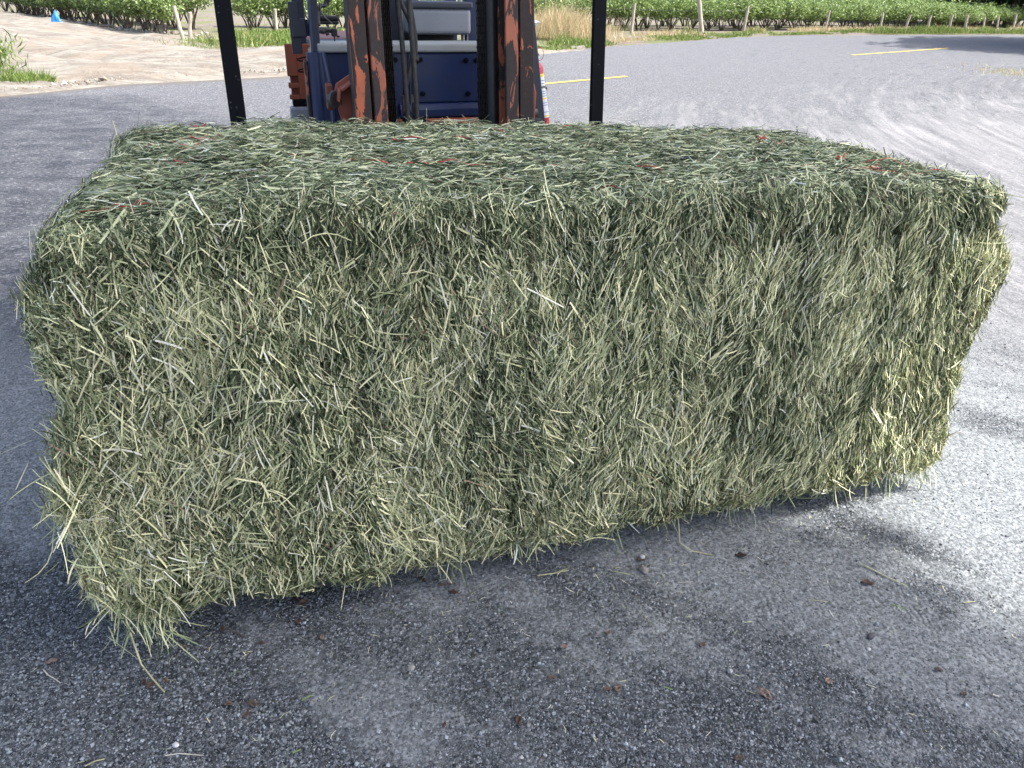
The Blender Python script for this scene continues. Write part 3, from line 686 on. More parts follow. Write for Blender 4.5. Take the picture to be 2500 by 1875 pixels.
# black ribbed lever grip by the right pillar
k = MB(); k.tube([(1.524, 2.25, 1.21), (1.522, 2.25, 1.275), (1.517, 2.24, 1.345)], .006, 8)
for i in range(9): k.cyl((1.519 - i * .0008, 2.245, 1.283 + i * .0078), (1.518 - i * .0008, 2.244, 1.288 + i * .0078), .0125, 12)
k.build('lever', M['rubber'], fl)
# front left leg shield (curved blue fender) + orange edge strip
def shield(sx0, pts_outer, xw, m, name):
    k = MB(); rows = []
    n_ = 26
    for i in range(n_):
        z = .62 + (1.212 - .62) * i / (n_ - 1); s_ = (z - .62) / .59
        xi = sx0 + .092 - .016 * max(0, (z - 1.06) / .15) ** 2 if z > 1.06 else sx0 + .092
        rows.append([(sx0, 1.80 + .03 * s_, z), (sx0 + .004, 1.775 + .03 * s_, z), (sx0 + .044, 1.752 + .03 * s_, z), (sx0 + .048, 1.757 + .03 * s_, z), (sx0 + .052, 1.752 + .03 * s_, z), (xi - .01, 1.775 + .02 * s_, z), (xi, 1.80 + .02 * s_, z), (xi, 1.86, z)])
    w = len(rows[0]); vs = [p for r_ in rows for p in r_]
    k.add(vs, [(i * w + j, i * w + j + 1, (i + 1) * w + j + 1, (i + 1) * w + j) for i in range(n_ - 1) for j in range(w - 1)], True)
    k.box(sx0 + .002, sx0 + .074, 1.802, 1.85, .62, 1.20, .002)
    k.add([rows[-1][j] for j in range(w)], [tuple(range(w))])
    return k.build(name, m, fl)
shield(.674, None, None, M['blue'], 'leg_shield')
MB().box(.661, .6725, 1.80, 1.86, .60, 1.18, .003).build('shield_edge', M['mast_outer'], fl)
MB().box(.70, .74, 1.88, 1.96, .55, 1.16, .006).build('step_plate', M['navy'], fl)
# tilt bracket left of the mast: flared orange plate with its pivot bolt
k = MB()
k.prism([(.745, 1.075), (.757, 1.117), (.828, 1.160), (.846, 1.175), (.852, .90), (.80, .93), (.765, .995)], 1.60, 1.612, .003)
k.prism([(.838, 1.178), (.862, 1.15), (.866, .86), (.842, .86)], 1.50, 1.5985, .003)
k.prism([(.752, 1.060), (.760, 1.105), (.766, 1.102), (.760, 1.058)], 1.53, 1.5985, .002)
k.prism([(.766, 1.105), (.836, 1.146), (.838, 1.136), (.768, 1.095)], 1.53, 1.5985, .002)
k.prism([(.772, .985), (.835, .925), (.838, .938), (.776, .998)], 1.545, 1.5985, .002)
tb = k.build('tilt_bracket', M['orange'], fl)
MB().box(.722, .745, 1.62, 1.68, 1.02, 1.112, .004).build('bracket_lug', M['orange_body'], fl)
MB().cyl((.741, 1.60, 1.062), (.7505, 1.588, 1.062), .031, 24).build('washer', M['dull_steel'], tb)
MB().cyl((.724, 1.608, 1.062), (.7405, 1.60, 1.062), .018, 6).build('bolt', M['dull_steel'], tb)
k = MB().prism([(1.496, 1.165), (1.520, 1.115), (1.530, 1.08), (1.527, .99), (1.510, .90), (1.496, .90)], 1.50, 1.60, .003).build('tilt_bracket', M['orange'], fl)
MB().cyl((1.530, 1.62, 1.015), (1.560, 1.62, 1.015), .016, 12).cyl((1.560, 1.64, .985), (1.585, 1.64, .985), .02, 6).build('bolt', M['dull_steel'], k)
MB().cyl((.86, 1.60, .75), (1.45, 1.60, .75), .035, 16).build('tilt_shaft', M['black_steel'], fl)
# plate and hooks left of the pillar
MB().box(.628, .668, 1.905, 1.915, 1.20, 1.388, .002).box(.634, .690, 1.885, 1.903, 1.262, 1.330, .003).box(.669, .70, 1.905, 1.915, 1.265, 1.325, .002).build('light_bracket', M['navy'], fl)
for z_ in (1.186, 1.145):
    MB().tube(wavy([(.700, 1.86, z_ + .012), (.665, 1.855, z_ + .004), (.645, 1.85, z_), (.640, 1.85, z_ - .004), (.650, 1.85, z_ - .008), (.698, 1.86, z_ - .008)], 4), .0026, 8).build('cable_hook', M['black_steel'], fl)
# steering column, mirror stay and control linkage seen past the left pillar
k = MB(); k.tube(wavy([(.80, 2.10, 1.42), (.79, 2.08, 1.375), (.765, 2.04, 1.37), (.752, 2.02, 1.34), (.75, 2.0, 1.30)], 6), .008, 10)
k.cyl((.80, 2.1, 1.375), (.80, 2.1, 1.60), .010, 12).box(.79, .812, 2.08, 2.12, 1.385, 1.40, .003)
k.build('steering_column', M['black'], fl)
MB().tube(wavy([(.742, 1.93, 1.405), (.745, 1.93, 1.37), (.765, 1.94, 1.34), (.80, 1.96, 1.308)], 5), .003, 8).tube([(.752, 1.93, 1.385), (.755, 1.93, 1.345)], .0035, 8).build('mirror_stay', M['dull_steel'], fl)
k = MB().box(.735, .835, 2.02, 2.06, 1.318, 1.335, .006).box(.735, .835, 2.02, 2.06, 1.303, 1.3175, .005)
k.cyl((.76, 1.98, 1.285), (.80, 1.98, 1.280), .008, 10).cyl((.745, 1.975, 1.283), (.768, 1.98, 1.278), .011, 12).box(.795, .820, 1.965, 1.995, 1.26, 1.29, .005).cyl((.807, 1.98, 1.21), (.807, 1.98, 1.262), .003, 8)
k.tube([(.772, 1.98, 1.28), (.778, 1.975, 1.266), (.784, 1.98, 1.27)], .005, 8).tube([(.812, 1.98, 1.27), (.822, 1.98, 1.258), (.828, 1.98, 1.262)], .004, 8)
k.tube(wavy([(.82, 2.0, 1.228), (.80, 2.0, 1.232), (.79, 2.0, 1.222), (.77, 2.0, 1.222)], 4), .002, 6)
k.build('control_linkage', M['black'], fl)
k = MB().tube([(1.135 + .17 * math.cos(a_), 2.42 + .06 * math.sin(a_), 1.56 + .15 * math.sin(a_)) for a_ in np.linspace(0, 2 * math.pi, 41)], .013, 10)
k.build('steering_wheel', M['black'], fl)
# bonnet and counterweight
MB().box(.76, 1.53, 3.0, 3.5, .5, 1.19, .03, None, 3).build('engine_bonnet', M['navy'], fl)
cwm = MB().prism_x([(3.02, .72), (2.99, .80), (2.99, .92), (3.01, 1.165), (3.06, 1.195), (3.75, 1.20), (3.86, 1.12), (3.90, .75), (3.80, .35), (3.3, .35), (3.2, .72)], .745, 1.545, .022)
cw = cwm.build('counterweight', M['orange_body'], fl)
notch = [(.655, .898), (.655, .922), (.708, .926), (.708, .950), (.655, .954), (.655, .982), (.708, .986), (.708, 1.010), (.655, 1.014), (.655, 1.155), (.672, 1.170), (.79, 1.172), (.79, .898)]
for sg in (0, 1):
    k = MB()
    for x0, x1, z0, z1 in ((.7085, .80, .898, 1.172), (.655, .708, .898, .922), (.655, .708, .954, .982), (.655, .708, 1.014, 1.172)):
        if sg: x0, x1 = 2.29 - x1, 2.29 - x0
        k.box(x0, x1, 2.955, 2.987, z0, z1, .004)
    k.box(.668 if not sg else 1.54, .75 if not sg else 1.622, 2.9885, 3.005, .90, 1.165, .003)
    k.build('recessed_panel', M['orange_body'], cw)
MB().box(.668, .80, 2.96, 3.02, .862, .896, .004).build('dark_ledge', M['black_steel'], fl)
k = MB().prism([(.632, .45), (.652, .86), (.80, .86), (.80, .45)], 2.93, 3.02, .01); k.build('rear_fender', M['grey_fender'], fl)
MB().box(.70, 1.59, 1.9, 3.3, .22, .50, .02).build('chassis', M['navy'], fl)
def wheel(x0, x1, y, r, name='wheel'):
    k = MB(); prof = [(0, .62), (.0, .93), (.10, 1.0), (.9, 1.0), (1, .93), (1, .62)]
    n = 40; vs = []; 
    for j in range(n):
        a_ = 2 * math.pi * j / n
        for t_, rr_ in prof: vs.append((x0 + (x1 - x0) * t_, y + r * rr_ * math.cos(a_), r + r * rr_ * math.sin(a_)))
    m_ = len(prof)
    k.add(vs, [(j * m_ + i, j * m_ + i + 1, ((j + 1) % n) * m_ + i + 1, ((j + 1) % n) * m_ + i) for j in range(n) for i in range(m_ - 1)], True)
    w = k.build('wheel', M['rubber'], fl)
    MB().cyl((x0 + .03, y, r), (x1 - .03, y, r), r * .62, 32).cyl((x0 + .01, y, r), (x1 - .01, y, r), r * .2, 16).build('rim', M['orange_body'], w)
wheel(.67, .86, 2.0, .29); wheel(1.43, 1.62, 2.0, .29); wheel(.70, .86, 3.25, .22); wheel(1.43, 1.59, 3.25, .22)

# fire extinguisher strapped to the outside of the right pillar
def loc2w(p): return np.array([OX, OY, 0]) + EX * p[0] + EY * p[1] + np.array([0, 0, p[2]])
ex = empty('fire_extinguisher', (OX, OY, 0), YAW)
tag(ex, 'small red fire extinguisher with white and yellow label strapped beside the right pillar', 'fire extinguisher')
A0, A1 = Vector((1.714, 1.875, .845)), Vector((1.670, 1.915, 1.165))
def ax_(s): return A0.lerp(A1, s)
k = MB(); k.tube([ax_(s) for s in (0, .02, .5, .90, .955, .985, 1.0)], .030, 24, rs=[.025, .030, .030, .030, .025, .014, .010]); k.build('cylinder', M['red'], ex)
k = MB(); k.tube([ax_(.26), ax_(.83)], .0306, 24); wl = k.build('label', M['white_label'], ex)
for a_, b_, m_ in ((.79, .83, 'yellow_label'), (.50, .52, 'yellow_label'), (.27, .29, 'yellow_label')):
    MB().tube([ax_(a_), ax_(b_)], .0310, 24).build('yellow_stripe', M[m_], wl)
k = MB()
for s_ in (.74, .70, .60, .57, .54, .45, .42, .33): k.tube([ax_(s_), ax_(s_ + .008)], .0311, 24)
k.build('print_lines', M['blue_label'], wl)
MB().tube([ax_(.645), ax_(.675)], .032, 24).box(1.695, 1.722, 1.885, 1.90, 1.050, 1.058, .002).build('strap', M['dull_steel'], ex)
MB().cyl(ax_(1.0), ax_(1.06), .011, 14).box(1.64, 1.685, 1.905, 1.935, 1.188, 1.198, .003).build('valve', M['dull_steel'], ex)
MB().tube([(1.685 + .020 * math.cos(a_), 1.905, 1.195 + .026 * math.sin(a_)) for a_ in np.linspace(0, 2 * math.pi, 25)], .0011, 6).build('ring', M['red'], ex)
# white plastic scrap on the pillar
k = MB(); p_ = [(1.625, 1.92, 1.345), (1.695, 1.93, 1.322), (1.672, 1.94, 1.305), (1.632, 1.92, 1.27), (1.655, 1.905, 1.318)]
k.add(p_ + [(x, y + .01, z - .002) for x, y, z in p_], [(0, 4, 1), (4, 2, 1), (4, 3, 2), (0, 3, 4), (5, 6, 9), (9, 6, 7), (9, 7, 8), (5, 9, 8), (0, 1, 6, 5), (1, 2, 7, 6), (2, 3, 8, 7), (3, 0, 5, 8)])
sc_ = k.build('plastic_bag', M['white_plastic']); sc_.location = (OX, OY, 0); sc_.rotation_euler = (0, 0, YAW)
tag(sc_, 'crumpled white plastic scrap sticking out behind the right forklift pillar', 'plastic bag')

# ================================================================== SHADE TREES (over and behind the camera, they cast the foreground shade)
def leaf_quads(P, size, pal, w, flat=.0, shade=None):
    n = len(P); D = norm(rng.normal(0, 1, (n, 3))); N_ = norm(rng.normal(0, 1, (n, 3)) + np.array([0, 0, flat])); D = norm(D - N_ * (D * N_).sum(1, keepdims=True)); S = np.cross(N_, D)
    L = size * rng.lognormal(0, .25, n); W = L * .55
    c = np.array(pal)[rng.choice(len(pal), n, p=np.array(w) / sum(w))] * (1 + rng.normal(0, .18, (n, 1))).clip(.5, 1.6)
    a, b = P - D * L[:, None] * .5, P + D * L[:, None] * .5; m1, m2 = P + S * W[:, None] * .5, P - S * W[:, None] * .5
    V = np.stack([a, m2, b, m1], 1).reshape(-1, 3); F = np.arange(4 * n).reshape(-1, 4); return V, F, np.repeat(np.concatenate([c, np.ones((n, 1))], 1), 4, 0)
LEAFPAL = [(.045, .085, .022), (.075, .13, .03), (.11, .18, .045), (.16, .24, .07)]
def poly_in(x, y, poly):
    ins = np.zeros(len(x), bool); j = len(poly) - 1
    for i in range(len(poly)):
        xi, yi = poly[i]; xj, yj = poly[j]
        c = ((yi > y) != (yj > y)) & (x < (xj - xi) * (y - yi) / (yj - yi + 1e-12) + xi); ins ^= c; j = i
    return ins
def poly_d(x, y, poly):
    d = np.full(len(x), 1e9)
    for i in range(len(poly)):
        a, b = np.array(poly[i]), np.array(poly[(i + 1) % len(poly)]); ab = b - a
        t_ = np.clip(((x - a[0]) * ab[0] + (y - a[1]) * ab[1]) / (ab @ ab), 0, 1)
        d = np.minimum(d, np.hypot(x - a[0] - ab[0] * t_, y - a[1] - ab[1] * t_))
    return d
def shade_tree(poly, n, trunk, label, h=(5.2, 9.0), soft=.35, holes=0.0, size=.15, inner=False):
    lo = np.min(poly, 0); hi = np.max(poly, 0)
    x = rng.uniform(lo[0] - soft, hi[0] + soft, n); y = rng.uniform(lo[1] - soft, hi[1] + soft, n)
    ins = poly_in(x, y, poly); d = poly_d(x, y, poly) * np.where(ins, 1, -1)
    nz_ = fbm(np.stack([x * 1.4, y * 1.4, 0 * x], -1), 3)
    keep = rng.random(n) < sstep(d + (nz_ - .5) * 1.1 * soft, -soft * .35, soft)
    if holes: keep &= ~((fbm(np.stack([x * .8 + 7, y * .8, 0 * x], -1), 3) > .62 - holes) & (d < 3.2))
    x, y = x[keep], y[keep]; z = rng.uniform(h[0], h[1], len(x)) + .5 * (fbm(np.stack([x, y, 0 * x], -1), 2) - .5)
    P = np.stack([x + SUN.x / SUN.z * z, y + SUN.y / SUN.z * z, z], -1)
    t_ = empty('shade_tree', (trunk[0], trunk[1], 0)); tag(t_, label, 'tree')
    me = quads_mesh('crown', [leaf_quads(P, size, LEAFPAL, [3, 4, 3, 1])], M['leaf']); to_parent(me, t_); link('crown', me, t_)
    k = MB(); k.tube([(0, 0, -.1), (.05, .02, 1.5), (.0, .1, 3.2), (.1, .2, 5.5)], .2, 14, rs=[.34, .26, .22, .15])
    ctr = P.mean(0) - np.array([trunk[0], trunk[1], 0])
    for i in range(9):
        cand = P[P[:, 0] < P[:, 0].mean()] if inner else P; e_ = cand[rng.integers(len(cand))] - np.array([trunk[0], trunk[1], 0]); s0 = rng.uniform(2.8, 5.2); m_ = np.array([0, 0, s0]) * .5 + e_ * .5 + np.array([0, 0, .8])
        k.tube([(0, .08, s0), tuple(m_), tuple(e_)], .06, 8, rs=[.12, .07, .02])
    k.build('trunk', M['bark'], t_)
shade_tree([(1.50, -3), (1.50, 1.2), (1.14, 1.85), (.74, 2.15), (.64, 3.1), (.2, 4.6), (-1.4, 6.3), (-2.8, 6.0), (-2.6, -3)], 36000, (-3.0, -4.0), 'broad leafy shade tree standing behind the viewpoint, over the bale', h=(7.0, 12.0), soft=.32, size=.20, inner=True)
shade_tree([(-1.5, 6.3), (-3.6, 10.2), (-5.6, 11.6), (-9, 11), (-13, 9), (-13, -2), (-2.3, -2), (-2.4, 6.0)], 50000, (-11.5, 2.5), 'leafy shade tree at the left edge of the yard', h=(10, 15), soft=.7, size=.13)

def round_tree(x, y, R, H, zc, n, label, size=.3, pal=LEAFPAL, group=None, name='tree'):
    t_ = empty(name, (x, y, 0)); tag(t_, label, 'tree', group)
    v = norm(rng.normal(0, 1, (n, 3))) * (rng.random((n, 1)) ** .45); v *= .75 + .5 * fbm(v * 2.2 + x, 2)[:, None]
    P = v * np.array([R, R, H / 2]) + np.array([0, 0, zc])
    link('crown', quads_mesh('crown', [leaf_quads(P, size, pal, [3, 4, 3, 1])], M['leaf']), t_)
    MB().tube([(0, 0, -.1), (.1, 0, zc * .5), (0, .1, zc)], .2, 12, rs=[R * .08, R * .06, R * .03]).build('trunk', M['bark'], t_)
    return t_
round_tree(25.0, 27.4, 7.6, 7, 6.4, 26000, 'roadside tree outside the right edge that shades the far road', size=.5)
DARK = [(.012, .026, .008), (.022, .044, .012), (.035, .065, .018), (.06, .10, .03)]
for i, (px_, d_) in enumerate(((2150, 62), (2225, 60), (2290, 63), (2350, 60), (2410, 64), (2465, 60), (2530, 62))):
    r_ = ray(px_, 40); r_ = r_ / math.hypot(r_[0], r_[1]) * d_
    round_tree(r_[0], r_[1], 4.0, 6.5, 3.9, 5000, ['dark tree showing above the bushes where the tall hedge begins', 'dark tree second along the row above the far bushes', 'dark tree third along the row above the far bushes', 'dark tree in the middle of the row beyond the far bushes', 'dark tree fifth along the row above the far bushes', 'dark tree above the last visible fence posts', 'dark tree at the right end of the row beyond the bushes'][i], .34, DARK, 'dark trees beyond the bush field')

# ================================================================== BUSHES
BP = [(.075, .13, .035), (.15, .23, .06), (.25, .34, .10), (.42, .50, .26)]
def bush_mesh(seed, n=3400):
    v = norm(rng.normal(0, 1, (n, 3))) * (rng.random((n, 1)) ** .40)
    r_ = .70 + .75 * (fbm(v * 2.6 + seed * 9.1, 3) - .25)[:, None]
    P = v * r_ * np.array([.80, .80, .52]) + np.array([0, 0, .86])
    P[:, 2] = np.maximum(P[:, 2], .08 + .35 * rng.random(n))
    sh = rng.random((14, 2)) * 2 * math.pi; ex_ = []
    for a_, b_ in sh:
        m_ = 26; s_ = rng.random(m_); R_ = .55
        ex_.append(np.stack([np.cos(a_) * (R_ * s_ * .7 + .1), np.sin(a_) * (R_ * s_ * .7 + .1), .95 + .62 * s_ * (.6 + .4 * math.sin(b_))], -1) + rng.normal(0, .035, (m_, 3)))
    P = np.concatenate([P] + ex_)
    parts = [leaf_quads(P, .075, BP, [2.5, 4, 4, 2], .6)]
    lm = quads_mesh('foliage', parts, M['leaf'])
    k = MB()
    for i in range(9):
        a_ = random.uniform(0, 6.28); r0 = random.uniform(0, .10); r1 = random.uniform(.25, .6)
        k.tube([(r0 * math.cos(a_), r0 * math.sin(a_), -.05), (r1 * .5 * math.cos(a_ + .3), r1 * .5 * math.sin(a_ + .3), .32), (r1 * math.cos(a_), r1 * math.sin(a_), .75)], .015, 5, rs=[.018, .013, .007])
    t_ = k.build('stems', M['shoot']); sm = t_.data; bpy.data.objects.remove(t_); return lm, sm
BV = [bush_mesh(i) for i in range(7)]
def bush(x, y, s, label, group, hs=1.0):
    t_ = empty('bush', (x, y, 0), random.uniform(0, 6.28)); t_.scale = (s, s, s * hs); tag(t_, label, 'bush', group)
    lm, sm = random.choice(BV); link('foliage', lm, t_); link('stems', sm, t_)
def row(pts, sp, back, s, label, group, hs=(1, 1)):
    P = np.array(pts, float); seg = np.hypot(*(P[1:] - P[:-1]).T); cum = np.concatenate([[0], np.cumsum(seg)])
    for d_ in np.arange(0, cum[-1], sp):
        d2 = d_ + random.uniform(-.15, .15); f_ = min(max(d2 / cum[-1], 0), 1)
        x = np.interp(d2, cum, P[:, 0]); y = np.interp(d2, cum, P[:, 1])
        bush(x + random.uniform(-.15, .15), y + back + random.uniform(-.2, .2), s * random.uniform(.9, 1.12), label, group, hs[0] + (hs[1] - hs[0]) * f_)
R0 = [(.6, 33.2), (4.67, 35.4), (9.7, 37.0), (14.4, 40.2), (19.0, 42.6), (22.3, 43.5), (28.1, 48.8), (31, 51)]
row(R0, .85, .9, 1.0, 'leafy green berry bush in the front row behind the leaning fence posts', 'front row bushes right of the forklift', (1.0, .72))
row(R0, 1.15, 2.9, 1.12, 'leafy green berry bush in the second row behind the leaning fence posts', 'second row bushes right of the forklift', (1.0, .72))
row(R0, 1.4, 5.2, 1.2, 'leafy green berry bush in the third row behind the leaning fence posts', 'third row bushes right of the forklift', (1.02, .76))
row([(-23, 38.5), (-21.2, 36.6), (-15.85, 31.0), (-12.5, 27.1), (-10.6, 25.2)], .80, .35, 1.05, 'low branching berry bush at the top of the sand bank', 'front row bushes above the sand bank', (1.02, 1.0))
row([(-25, 40), (-15.85, 33.2), (-11.0, 27.6)], 1.2, 1.6, 1.15, 'berry bush in the second row above the sand bank', 'second row bushes above the sand bank')
row([(-9.4, 28.6), (-6.0, 29.5), (-3, 31), (.2, 32.8)], 1.0, .2, 1.05, 'berry bush behind the forklift between the two fence lines', 'bushes behind the forklift')
row([(-10.2, 31.6), (-5.5, 32.5), (.2, 35)], 1.2, .6, 1.2, 'berry bush in the second row behind the forklift', 'second row bushes behind the forklift')

# ================================================================== FENCE POSTS
posts = [((447, 96), (424, 14), .055, 'tall pale fence post leaning left at the end of the sand bank row'),
         ((464, 98), (464, 30), .05, 'brown upright fence post just right of the pale leaning one'),
         ((676, 82), (671, 22), .05, 'pale fence post behind grass just left of the forklift pillar'),
         ((226, 52), (223, 8), .05, 'fence post half hidden in bushes above the blue sack'),
         ((1541, 78), (1550, 8), .06, 'stout brown fence post just right of the black upright bar'),
         ((1713, 82), (1702, -75), .085, 'tallest pale pole, running out of the top of the picture'),
         ((1815, 78), (1827, 14), .06, 'brown fence post leaning right, next after the tall pole'),
         ((2014, 74), (2026, 25), .055, 'leaning fence post with the widest gaps on both its sides'),
         ((2148, 74), (2156, 30), .05, 'slim fence post before the evenly spaced leaning ones'),
         ((2208, 75), (2223, 36), .055, 'most slanted fence post in the right line'),
         ((2262, 75), (2273, 37), .055, 'slanted fence post right after the most slanted one'),
         ((2315, 76), (2325, 36), .058, 'thick pale fence post above the tip of the tree shadow'),
         ((2354, 78), (2362, 37), .058, 'thick pale fence post, fourth from the right end'),
         ((2400, 74), (2404, 41), .045, 'thin short fence post, third from the right end'),
         ((2433, 75), (2438, 40), .045, 'thin fence post, second from the right end'),
         ((2473, 71), (2482, 35), .055, 'last fence post at the right end of the line')]
for b_, t_, r_, lab in posts:
    p = at(*b_); d = ray(*t_); q2 = C0 + d * (p[1] / d[1])
    k = MB(); v = Vector(q2 - p); n_ = 7
    pts = [Vector((0, 0, 0)) - v * .08 + v * 1.08 * i / n_ + Vector((random.uniform(-.008, .008), random.uniform(-.008, .008), 0)) for i in range(n_ + 1)]
    k.tube(pts, r_, 12, rs=[r_ * (1.06 - .12 * i / n_) for i in range(n_ + 1)])
    o_ = k.build('fence_post', M['post_wood']); o_.location = p
    tag(o_, lab, 'fence post', 'fence posts along the bush field')
def wire(pa, pb, h, lab):
    a, b = at(*pa) + np.array([0, 0, h]), at(*pb) + np.array([0, 0, h])
    pts = [tuple(a * (1 - s) + b * s - np.array([0, 0, .06 * math.sin(math.pi * s)])) for s in np.linspace(0, 1, 9)]
    tag(MB().tube(pts, .004, 5).build('fence_wire', M['wire']), lab, 'fence wire', 'fence wires')
wire((1380, 75), (1541, 78), .85, 'thin wire strung from the stout brown post towards the dry grass')
wire((1541, 78), (1713, 82), .85, 'thin wire between the stout brown post and the tall pole')
wire((1713, 82), (1815, 78), .85, 'thin wire between the tall pole and the post leaning right')

# blue sack by the bushes
k = MB(); c0 = at(143, 66); rows_ = []
for i in range(9):
    s_ = i / 8; w_ = .30 * (1 - s_ ** 1.6) + .02; rows_.append([(w_ * math.cos(a_) * (1 + .18 * math.sin(3 * a_ + i)) - .12 * s_ * (1 - s_), .6 * w_ * math.sin(a_) * (1 + .15 * math.cos(4 * a_ + i)), .50 * s_) for a_ in np.linspace(0, 2 * math.pi, 17)[:-1]])
k.add([p for r_ in rows_ for p in r_], [(i * 16 + j, i * 16 + (j + 1) % 16, (i + 1) * 16 + (j + 1) % 16, (i + 1) * 16 + j) for i in range(8) for j in range(16)], False)
k.add(rows_[-1], [tuple(range(16))])
o_ = k.build('sack', M['blue_tarp']); o_.location = c0; o_.scale = (.62, .62, 1.05); tag(o_, 'crumpled bright blue plastic sack below the bushes on the sand bank', 'sack')

# ================================================================== GRASS
def blades(P, h, w, pal, wts, lean=.35, seg=2):
    n = len(P); D = norm(np.stack([rng.normal(0, lean, n), rng.normal(0, lean, n), np.ones(n)], -1)); S = norm(np.cross(D, rng.normal(0, 1, (n, 3))))
    L = h * rng.lognormal(0, .3, n); c = np.array(pal)[rng.choice(len(pal), n, p=np.array(wts) / sum(wts))] * (1 + rng.normal(0, .15, (n, 1)))
    return ribbons(P + D * L[:, None] * .5, D, S, L, np.full(n, w), rng.normal(0, .18, n), seg, c, taper=.9)
GP = [(.07, .13, .025), (.13, .21, .04), (.22, .29, .07), (.38, .35, .17)]
DP = [(.50, .40, .24), (.60, .50, .33), (.42, .32, .18), (.30, .36, .12)]

def strip_pts(line, wid, n):
    P = np.array(line, float); seg = np.hypot(*(P[1:] - P[:-1]).T); cum = np.concatenate([[0], np.cumsum(seg)]); d_ = rng.random(n) * cum[-1]
    x = np.interp(d_, cum, P[:, 0]); y = np.interp(d_, cum, P[:, 1]); return np.stack([x, y + rng.random(n) * np.interp(d_, cum, wid) , np.zeros(n)], -1)
verge = [(-2.2, 18.2), (.45, 21.1), (2.9, 24.9), (5.5, 28.0), (8.1, 31.3), (12, 34.6), (20.8, 38.7), (32, 42.0)]
P1 = strip_pts(verge, [4.5, 3.6, 4.6, 3.4, 2.6, 2.6, 3.0, 4.0], 60000)
den = fbm(P1 * .55 + 3, 3); P1 = P1[rng.random(len(P1)) < sstep(den, .34, .58)]
hgt = .06 + .17 * sstep(fbm(P1 * .8 + 20, 3), .45, .72)
gparts = [blades(P1, hgt, .022, GP, [3, 5, 4, 2])]
P2 = strip_pts([(-9.6, 24.6), (-7, 25.5), (-4, 26.5), (-1, 25.0)], [2.2, 3.5, 4, 3], 9000); den = fbm(P2 * .6 + 9, 3); P2 = P2[den > .47]
gparts.append(blades(P2, .12, .025, GP, [3, 5, 4, 1]))
c_ = at(640, 112); P3 = c_ + rng.normal(0, 1, (2000, 3)) * np.array([.8, .6, 0]); gparts.append(blades(P3, .24, .02, GP, [3, 5, 4, 3], .3))
for px_, py_, n_, sp_ in ((490, 108, 700, .5), (560, 118, 500, .6), ):
    c_ = at(px_, py_); P3 = c_ + rng.normal(0, 1, (n_, 3)) * np.array([sp_, sp_ * .6, 0]); gparts.append(blades(P3, .10, .015, GP, [3, 5, 4, 3], .4))
c_ = at(2500, 182); P6 = c_ + rng.normal(0, 1, (500, 3)) * np.array([.45, .7, 0]); tag(link('weeds', quads_mesh('weeds', [blades(P6, .07, .012, DP, [3, 3, 3, 4], .6)], M['grass'])), 'sparse dull weeds on the gravel at the right edge', 'weeds', kind='stuff')
tag(link('grass', quads_mesh('grass', gparts, M['grass'])), 'green verge grass between the road and the bushes', 'grass', kind='stuff')
# tuft of lush grass and reeds at the left edge
c_ = at(28, 212); Pg = c_ + np.stack([rng.uniform(-1.3, .42, 7000), rng.uniform(-.25, .55, 7000), np.zeros(7000)], -1)
Pg = Pg[rng.random(len(Pg)) < sstep(.65 - (Pg[:, 0] - c_[0]) * .8 + fbm(Pg * 3, 2) * .5, .2, .8)]
tag(link('grass', quads_mesh('grass', [blades(Pg, .15, .010, GP, [3, 6, 4, 1], .35)], M['grass'])), 'lush bright green grass clump at the road edge on the far left', 'grass', kind='stuff')
cw_ = at(-6, 190); n_ = 900; Pw = cw_ + np.stack([rng.normal(-.30, .22, n_), rng.normal(.2, .22, n_), rng.uniform(.05, .55, n_)], -1)
wd = empty('weed', cw_); tag(wd, 'tall leafy green weed at the left edge above the lush grass', 'weed')
me = quads_mesh('leaves', [blades(Pw, .17, .024, GP, [4, 6, 3, .5], .8)], M['grass']); to_parent(me, wd); link('leaves', me, wd)
k = MB()
for i in range(14):
    a_ = random.uniform(0, 6.28); k.tube([(.1 * math.cos(a_) - .1, .1 * math.sin(a_) + .1, 0), (.25 * math.cos(a_) - .12, .25 * math.sin(a_) + .15, .35), (.42 * math.cos(a_) - .15, .35 * math.sin(a_) + .2, .68)], .006, 5, rs=[.007, .005, .002])
k.build('stems', M['straw_green'], wd)
# dry tan grass clump right of the forklift
c_ = at(1375, 92); n_ = 9000; Pd = c_ + np.stack([rng.normal(-.15, .75, n_), rng.normal(.4, .8, n_), np.zeros(n_)], -1)
tag(link('dry_grass', quads_mesh('dry_grass', [blades(Pd, .62 * (1 - .35 * np.clip(np.abs(Pd[:, 0] - c_[0]) / 1.6, 0, 1)), .012, DP, [4, 4, 3, 1.4], .30, 3)], M['grass'])), 'tall dry tan grass clump between the forklift and the bushes', 'dry grass', kind='stuff')
P5 = strip_pts([(2.9, 25.6), (5.5, 29.2), (9.7, 34.4), (14, 37.6), (20, 40.6), (29, 44.6)], [3, 3.5, 1.6, 2, 2, 3], 16000); P5 = P5[fbm(P5 * .7 + 40, 3) > .5]
tag(link('dry_grass', quads_mesh('dry_grass', [blades(P5, .16, .018, DP, [4, 4, 3, 1.4], .5)], M['grass'])), 'straw coloured dry grass at the foot of the fence posts', 'dry grass', kind='stuff')

